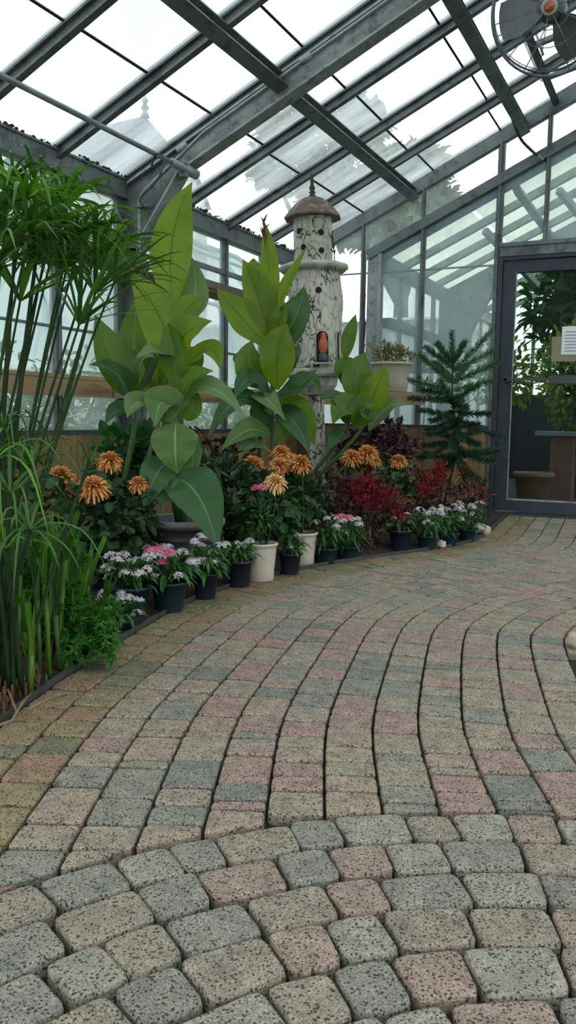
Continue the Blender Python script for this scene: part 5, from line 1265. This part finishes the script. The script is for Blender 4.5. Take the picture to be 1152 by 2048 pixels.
# ------------------------------------------------------------------ white pot with small plant on the gable shelf
RP = V((onY(783, 757, 6.70).x, 6.70, .966)); d_ = depth(RP); k2 = px(1, d_)
rp_ = empty('potted_plant', RP, 'ribbed white pot of small variegated leaves on the gable shelf', 'plant')
r1, hh = 42*k2, 58*k2
def rib(an, z): return 1+(.02*max(0, math.cos(an*12))**2 if z < hh*.8 else 0)
MB().lathe([(0, 0), (r1*.68, 0), (r1*.74, .01), (r1*.8, hh*.4), (r1*.86, hh*.72), (r1*.9, hh*.76), (r1*.93, hh*.92), (r1*1.02, hh*.93), (r1*1.03, hh), (r1*.97, hh*1.005), (r1*.9, hh*.97), (r1*.86, hh*.85), (0, hh*.84)], RP, 72, wob=rib).build('pot', M['pot_white'], rp_)
M['varieg'] = leafmat('variegated_small_leaf', (.06, .09, .035), (.4, .38, .2), trans=.2, rough=.5)
mb = MB(); r = random.Random(9)
for (dx, dz, R, n) in ((0, .07, .135, 380), (-.1, .07, .085, 130), (.11, .05, .075, 110), (-.06, .13, .06, 70), (.05, .1, .07, 90)):
    leafball(mb, RP+RT*dx+V((0, 0, hh+dz)), (R, R, R*.6), n, .036, .016, r, shell=.3, up=.7)
mb.build('foliage', M['varieg'], rp_, smooth=False)
mb = MB()
for dx in (-.06, 0, .06): mb.tube([RP+V((0, 0, hh*.8)), RP+RT*dx+V((0, 0, hh+.08))], .004, 5)
mb.build('stem', M['twig'], rp_)
tw = [at(728, 745, 7.05), at(727, 700, 7.05), at(730, 650, 7.05), at(727, 615, 7.05), at(731, 590, 7.05)]
te = empty('dead_vine', (tw[0].x, tw[0].y, .966), 'thin dead vine climbing the corner post left of the ribbed white pot', 'plant')
mb = MB(); mb.tube(spline([V((tw[0].x, tw[0].y, .966))]+tw, 20), .006, 5)
for q in tw[1:]: mb.tube([q, q+RT*rn.uniform(-.04, .04)+UP*.05], .003, 4)
mb.build('stem', M['twig'], te)
tr = leafy('trailing_plant', 'thin dark trailing plant on the gable shelf behind the conifer', V((onY(845, 775, 6.75).x, 6.75, .966)), [(850, 770, 6.95, 22, 16, 60)], 'needle', .05, .012, 61)
# ------------------------------------------------------------------ small white and pink flowers in pots along the edging
M['petal_white'] = leafmat('white_floret', (.22, .2, .23), (.74, .72, .72), trans=.2, tcol=(1, 1, 1), rough=.6)
M['petal_pink'] = leafmat('pink_petal', (.5, .07, .16), (.68, .2, .3), trans=.2, tcol=(1, .9, .9), rough=.6)
M['rosette'] = leafmat('small_green_leaf', (.02, .09, .018), (.06, .18, .035), trans=.25, rough=.45)
def umbel(mb, c, R, n, r, fs=.011):
    for i in range(n):
        u = rdir(r); u.z = abs(u.z)*.7; p = c+u*R; nn = (u+V((0, 0, .6))).normalized(); x_ = nn.orthogonal().normalized(); y_ = nn.cross(x_)
        a0 = r.uniform(0, PI)
        for k in range(4):
            a_ = a0+k*PI/2; d = x_*math.cos(a_)+y_*math.sin(a_); s_ = nn.cross(d)
            mb.add([p, p+d*fs*.6+s_*fs*.36, p+d*fs+nn*.002, p+d*fs*.6-s_*fs*.36], [(0, 1, 2, 3)])
def flowerpot(seed, label, pot_r, pot_h, potmat, nleaf, leaf_l, leaf_w, umb, hgt, spread, umat='petal_white', fs=.011, lean=0.0):
    """prototype at the world origin: pot, soil, foliage, stems and separate flower heads"""
    r = random.Random(seed); e_ = empty('flower_pot', (0, 0, 0), label, 'flower')
    MB().lathe(pot_prof(pot_r*.76, pot_r, pot_h), (0, 0, 0), 28).build('pot', M[potmat], e_)
    mb = MB(); z0 = pot_h*.86
    for i in range(nleaf):
        a_ = r.uniform(0, 2*PI); el = r.uniform(-.15, 1.2); d = V((math.cos(a_), math.sin(a_), el)).normalized(); l = leaf_l*r.uniform(.7, 1.2); o_ = V((math.cos(a_), math.sin(a_), 0))*pot_r*r.uniform(.1, .92)
        p0 = V((0, 0, z0))+o_+V((0, 0, pot_h*.12+r.uniform(0, hgt*.6)))
        mb.blade([p0, p0+d*l*.55, p0+d*l-V((0, 0, l*.4))], leaf_w*r.uniform(.8, 1.2), V((0, 0, 1)), 5, 1, .25, shape='leaf')
    mb.build('foliage', M['rosette'], e_)
    st__ = MB()
    for i in range(umb):
        a_ = 2*PI*i/umb+r.uniform(-.4, .4); q = spread*math.sqrt(r.random()); c = V((q*math.cos(a_), q*math.sin(a_), z0+hgt*r.uniform(.55, 1.25)-q*.4))
        st__.tube([V((c.x*.3, c.y*.3, z0)), c.lerp(V((c.x*.3, c.y*.3, z0)), .4)+V((0, 0, .01)), c], .0016, 4)
        mb = MB(); umbel(mb, c, r.uniform(.015, .026), 17, r, fs); mb.build('flower_head', M[umat], e_, smooth=False)
    st__.build('stem', M['stemgreen'], e_)
    return e_
def place(e_, loc, rz, sc=1.0): e_.location = loc; e_.rotation_euler = (0, 0, rz); e_.scale = (sc,)*3
G = 'potted small flowers along the bed edging'
protoA = flowerpot(1, 'green pot rim showing, white flowers spilling left, nearest pot of the row', .062, .105, 'pot_teal', 90, .075, .022, 14, .11, .095); protoA['group'] = G
protoB = flowerpot(2, 'navy pot of white frilly flowers in front of the large dark pot', .052, .105, 'pot_navy', 90, .085, .02, 12, .13, .08); protoB['group'] = G
protoC = flowerpot(3, 'navy pot of small greenish white flowers beside the near white pot', .06, .12, 'pot_navy', 100, .065, .02, 9, .1, .06, fs=.009); protoC['group'] = G
protoD = flowerpot(4, 'teal pot with a spiky rosette and white flowers, right of the second white pot', .06, .075, 'pot_teal', 110, .09, .015, 11, .15, .085); protoD['group'] = G
place(protoA, ground(342, 1222)+V((-.015, .01, 0)), .3, 1.12)
copy_thing(protoA, ground(262, 1232), 2.1, 1.12, 'dark pot hidden under a mass of white flowers, second from the papyrus', G)
copy_thing(protoA, ground(300, 1192)+V((-.05, .1, 0)), 4.0, .95, 'white flowering pot tucked behind the nearest pot, under the pink blooms', G)
copy_thing(protoA, ground(222, 1180)+V((-.05, .1, 0)), 5.2, 1.3, 'white flowers beside the tall green shoots, leftmost of the flower row', G)
copy_thing(protoA, ground(258, 1262)+V((-.05, .0, -.05)), 1.2, .85, 'low straggly white flowers drooping onto the edging below the row', G)
place(protoB, ground(412, 1197)+V((-.01, .01, 0)), 1.0, 1.05)
place(protoC, ground(478, 1172), .5)
copy_thing(protoC, ground(580, 1148), 2.0, .88, 'dark teal pot of pale flowers in front of the second white pot', G)
place(protoD, ground(649, 1126), 0, 1.1)
copy_thing(protoD, ground(694, 1119), 1.7, 1.0, 'small dark pot beneath the pink flower beside the rosette pot', G)
copy_thing(protoC, ground(800, 1102), 3.0, 1.05, 'navy pot with sparse white flowers under the crimson plant', G)
copy_thing(protoD, ground(852, 1098)+V((0, .02, 0)), 2.4, 1.05, 'teal pot with broad white petals, left of the bright green pots', G)
copy_thing(protoD, ground(896, 1090), 3.9, 1.05, 'teal pot with a bright green spiky tuft and white flowers', G)
copy_thing(protoD, ground(934, 1081), 5.1, 1.05, 'dark pot with bright green leaves next to the pale shell', G)
copy_thing(protoB, ground(968, 1050)+V((-.12, .15, 0)), .4, .8, 'white flowers farthest along the edging, behind the pale shell', G)
# pink blooms
def pink(label, base, heads, seed):
    r = random.Random(seed); e_ = empty('dianthus', base, label, 'flower'); mb = MB(); lf = MB()
    for (x, y, d, rp) in heads:
        c = at(x, y, d); R = px(rp, d); g = V(base)+V((r.uniform(-.02, .02), r.uniform(-.02, .02), .04))
        mb.tube(spline([g, g.lerp(c, .6), c], 5), .002, 5); leafball(lf, g.lerp(c, .5), (.04, .04, .06), 26, .05, .012, r)
        h = MB(); umbel(h, c, R*.8, 34, r, .014); h.build('flower_head', M['petal_pink'], e_, smooth=False)
    mb.build('stem', M['stemgreen'], e_); lf.build('foliage', M['rosette'], e_, smooth=False)
pink('pink flower clusters in front of the large dark pot, above the white flowers', ground(315, 1195)+V((0, .03, 0)), [(302, 1104, 3.2, 17), (318, 1100, 3.25, 13), (338, 1106, 3.15, 13), (325, 1124, 3.15, 11)], 1)
pink('single bright pink bloom above the nearest white pot', WP1+V((0, 0, .12)), [(513, 977, 3.82, 12), (524, 975, 3.78, 12)], 2)
pink('pink flower between the second white pot and the crimson plant', ground(690, 1112), [(682, 1036, 4.5, 15), (698, 1037, 4.45, 12)], 3)
# shell and stones
M['shell'] = surf('pale_shell', (.55, .5, .4), (.38, .33, .26), rough=.6, scale=16)
sl = ground(962, 1070); k3 = px(1, depth(sl)); r = random.Random(3)
mb = MB()
pts = []; rad = []
for i in range(40):
    t = i/39; a_ = t*4.2*PI; R = 15*k3*(1-t)**1.0*.75
    pts.append(sl+RT*(R*math.cos(a_)+t*-6*k3)+FW*(R*math.sin(a_))+V((0, 0, 9*k3+t*16*k3))); rad.append(10*k3*(1-t*.9))
mb.tube(pts, rad, 10); o = mb.build('shell', M['shell'], loc=sl); tag(o, 'pale spiral shell at the end of the bed edging near the door', 'shell')
def stone(label, c, R, seed, mat, bumpy=.25):
    mb = MB(); r_ = random.Random(seed); n, m_ = 16, 10; vs = []
    for i in range(m_+1):
        for j in range(n):
            th_ = PI*i/m_; ph = 2*PI*j/n; u = V((math.sin(th_)*math.cos(ph), math.sin(th_)*math.sin(ph), math.cos(th_)))
            q = R*(1+bumpy*noise.noise(u*2.2+V((seed, 0, 0)))); vs.append(V(c)+V((u.x*q, u.y*q, u.z*q*.75)))
    mb.add(vs, [(i*n+j, (i+1)*n+j, (i+1)*n+(j+1) % n, i*n+(j+1) % n) for i in range(m_) for j in range(n)])
    o = mb.build('stone', M[mat], loc=c); tag(o, label, 'stone')
g = ground(882, 1096); stone('small rough pale stone on the edging below the teal pots', g+V((0, 0, .02)), .03, 2, 'shell', .5)
M['stone'] = surf('buff_stone', (.42, .38, .28), (.3, .27, .2), rough=.9, scale=14, bump=.3)
g = ground(1160, 1296); stone('buff stone edging the small round bed at the right picture edge', g+V((0, 0, .02)), .045, 3, 'stone', .3)
g = ground(1200, 1262); stone('second buff stone, deeper in the small round bed', g+V((0.03, 0, .02)), .05, 4, 'stone', .3)
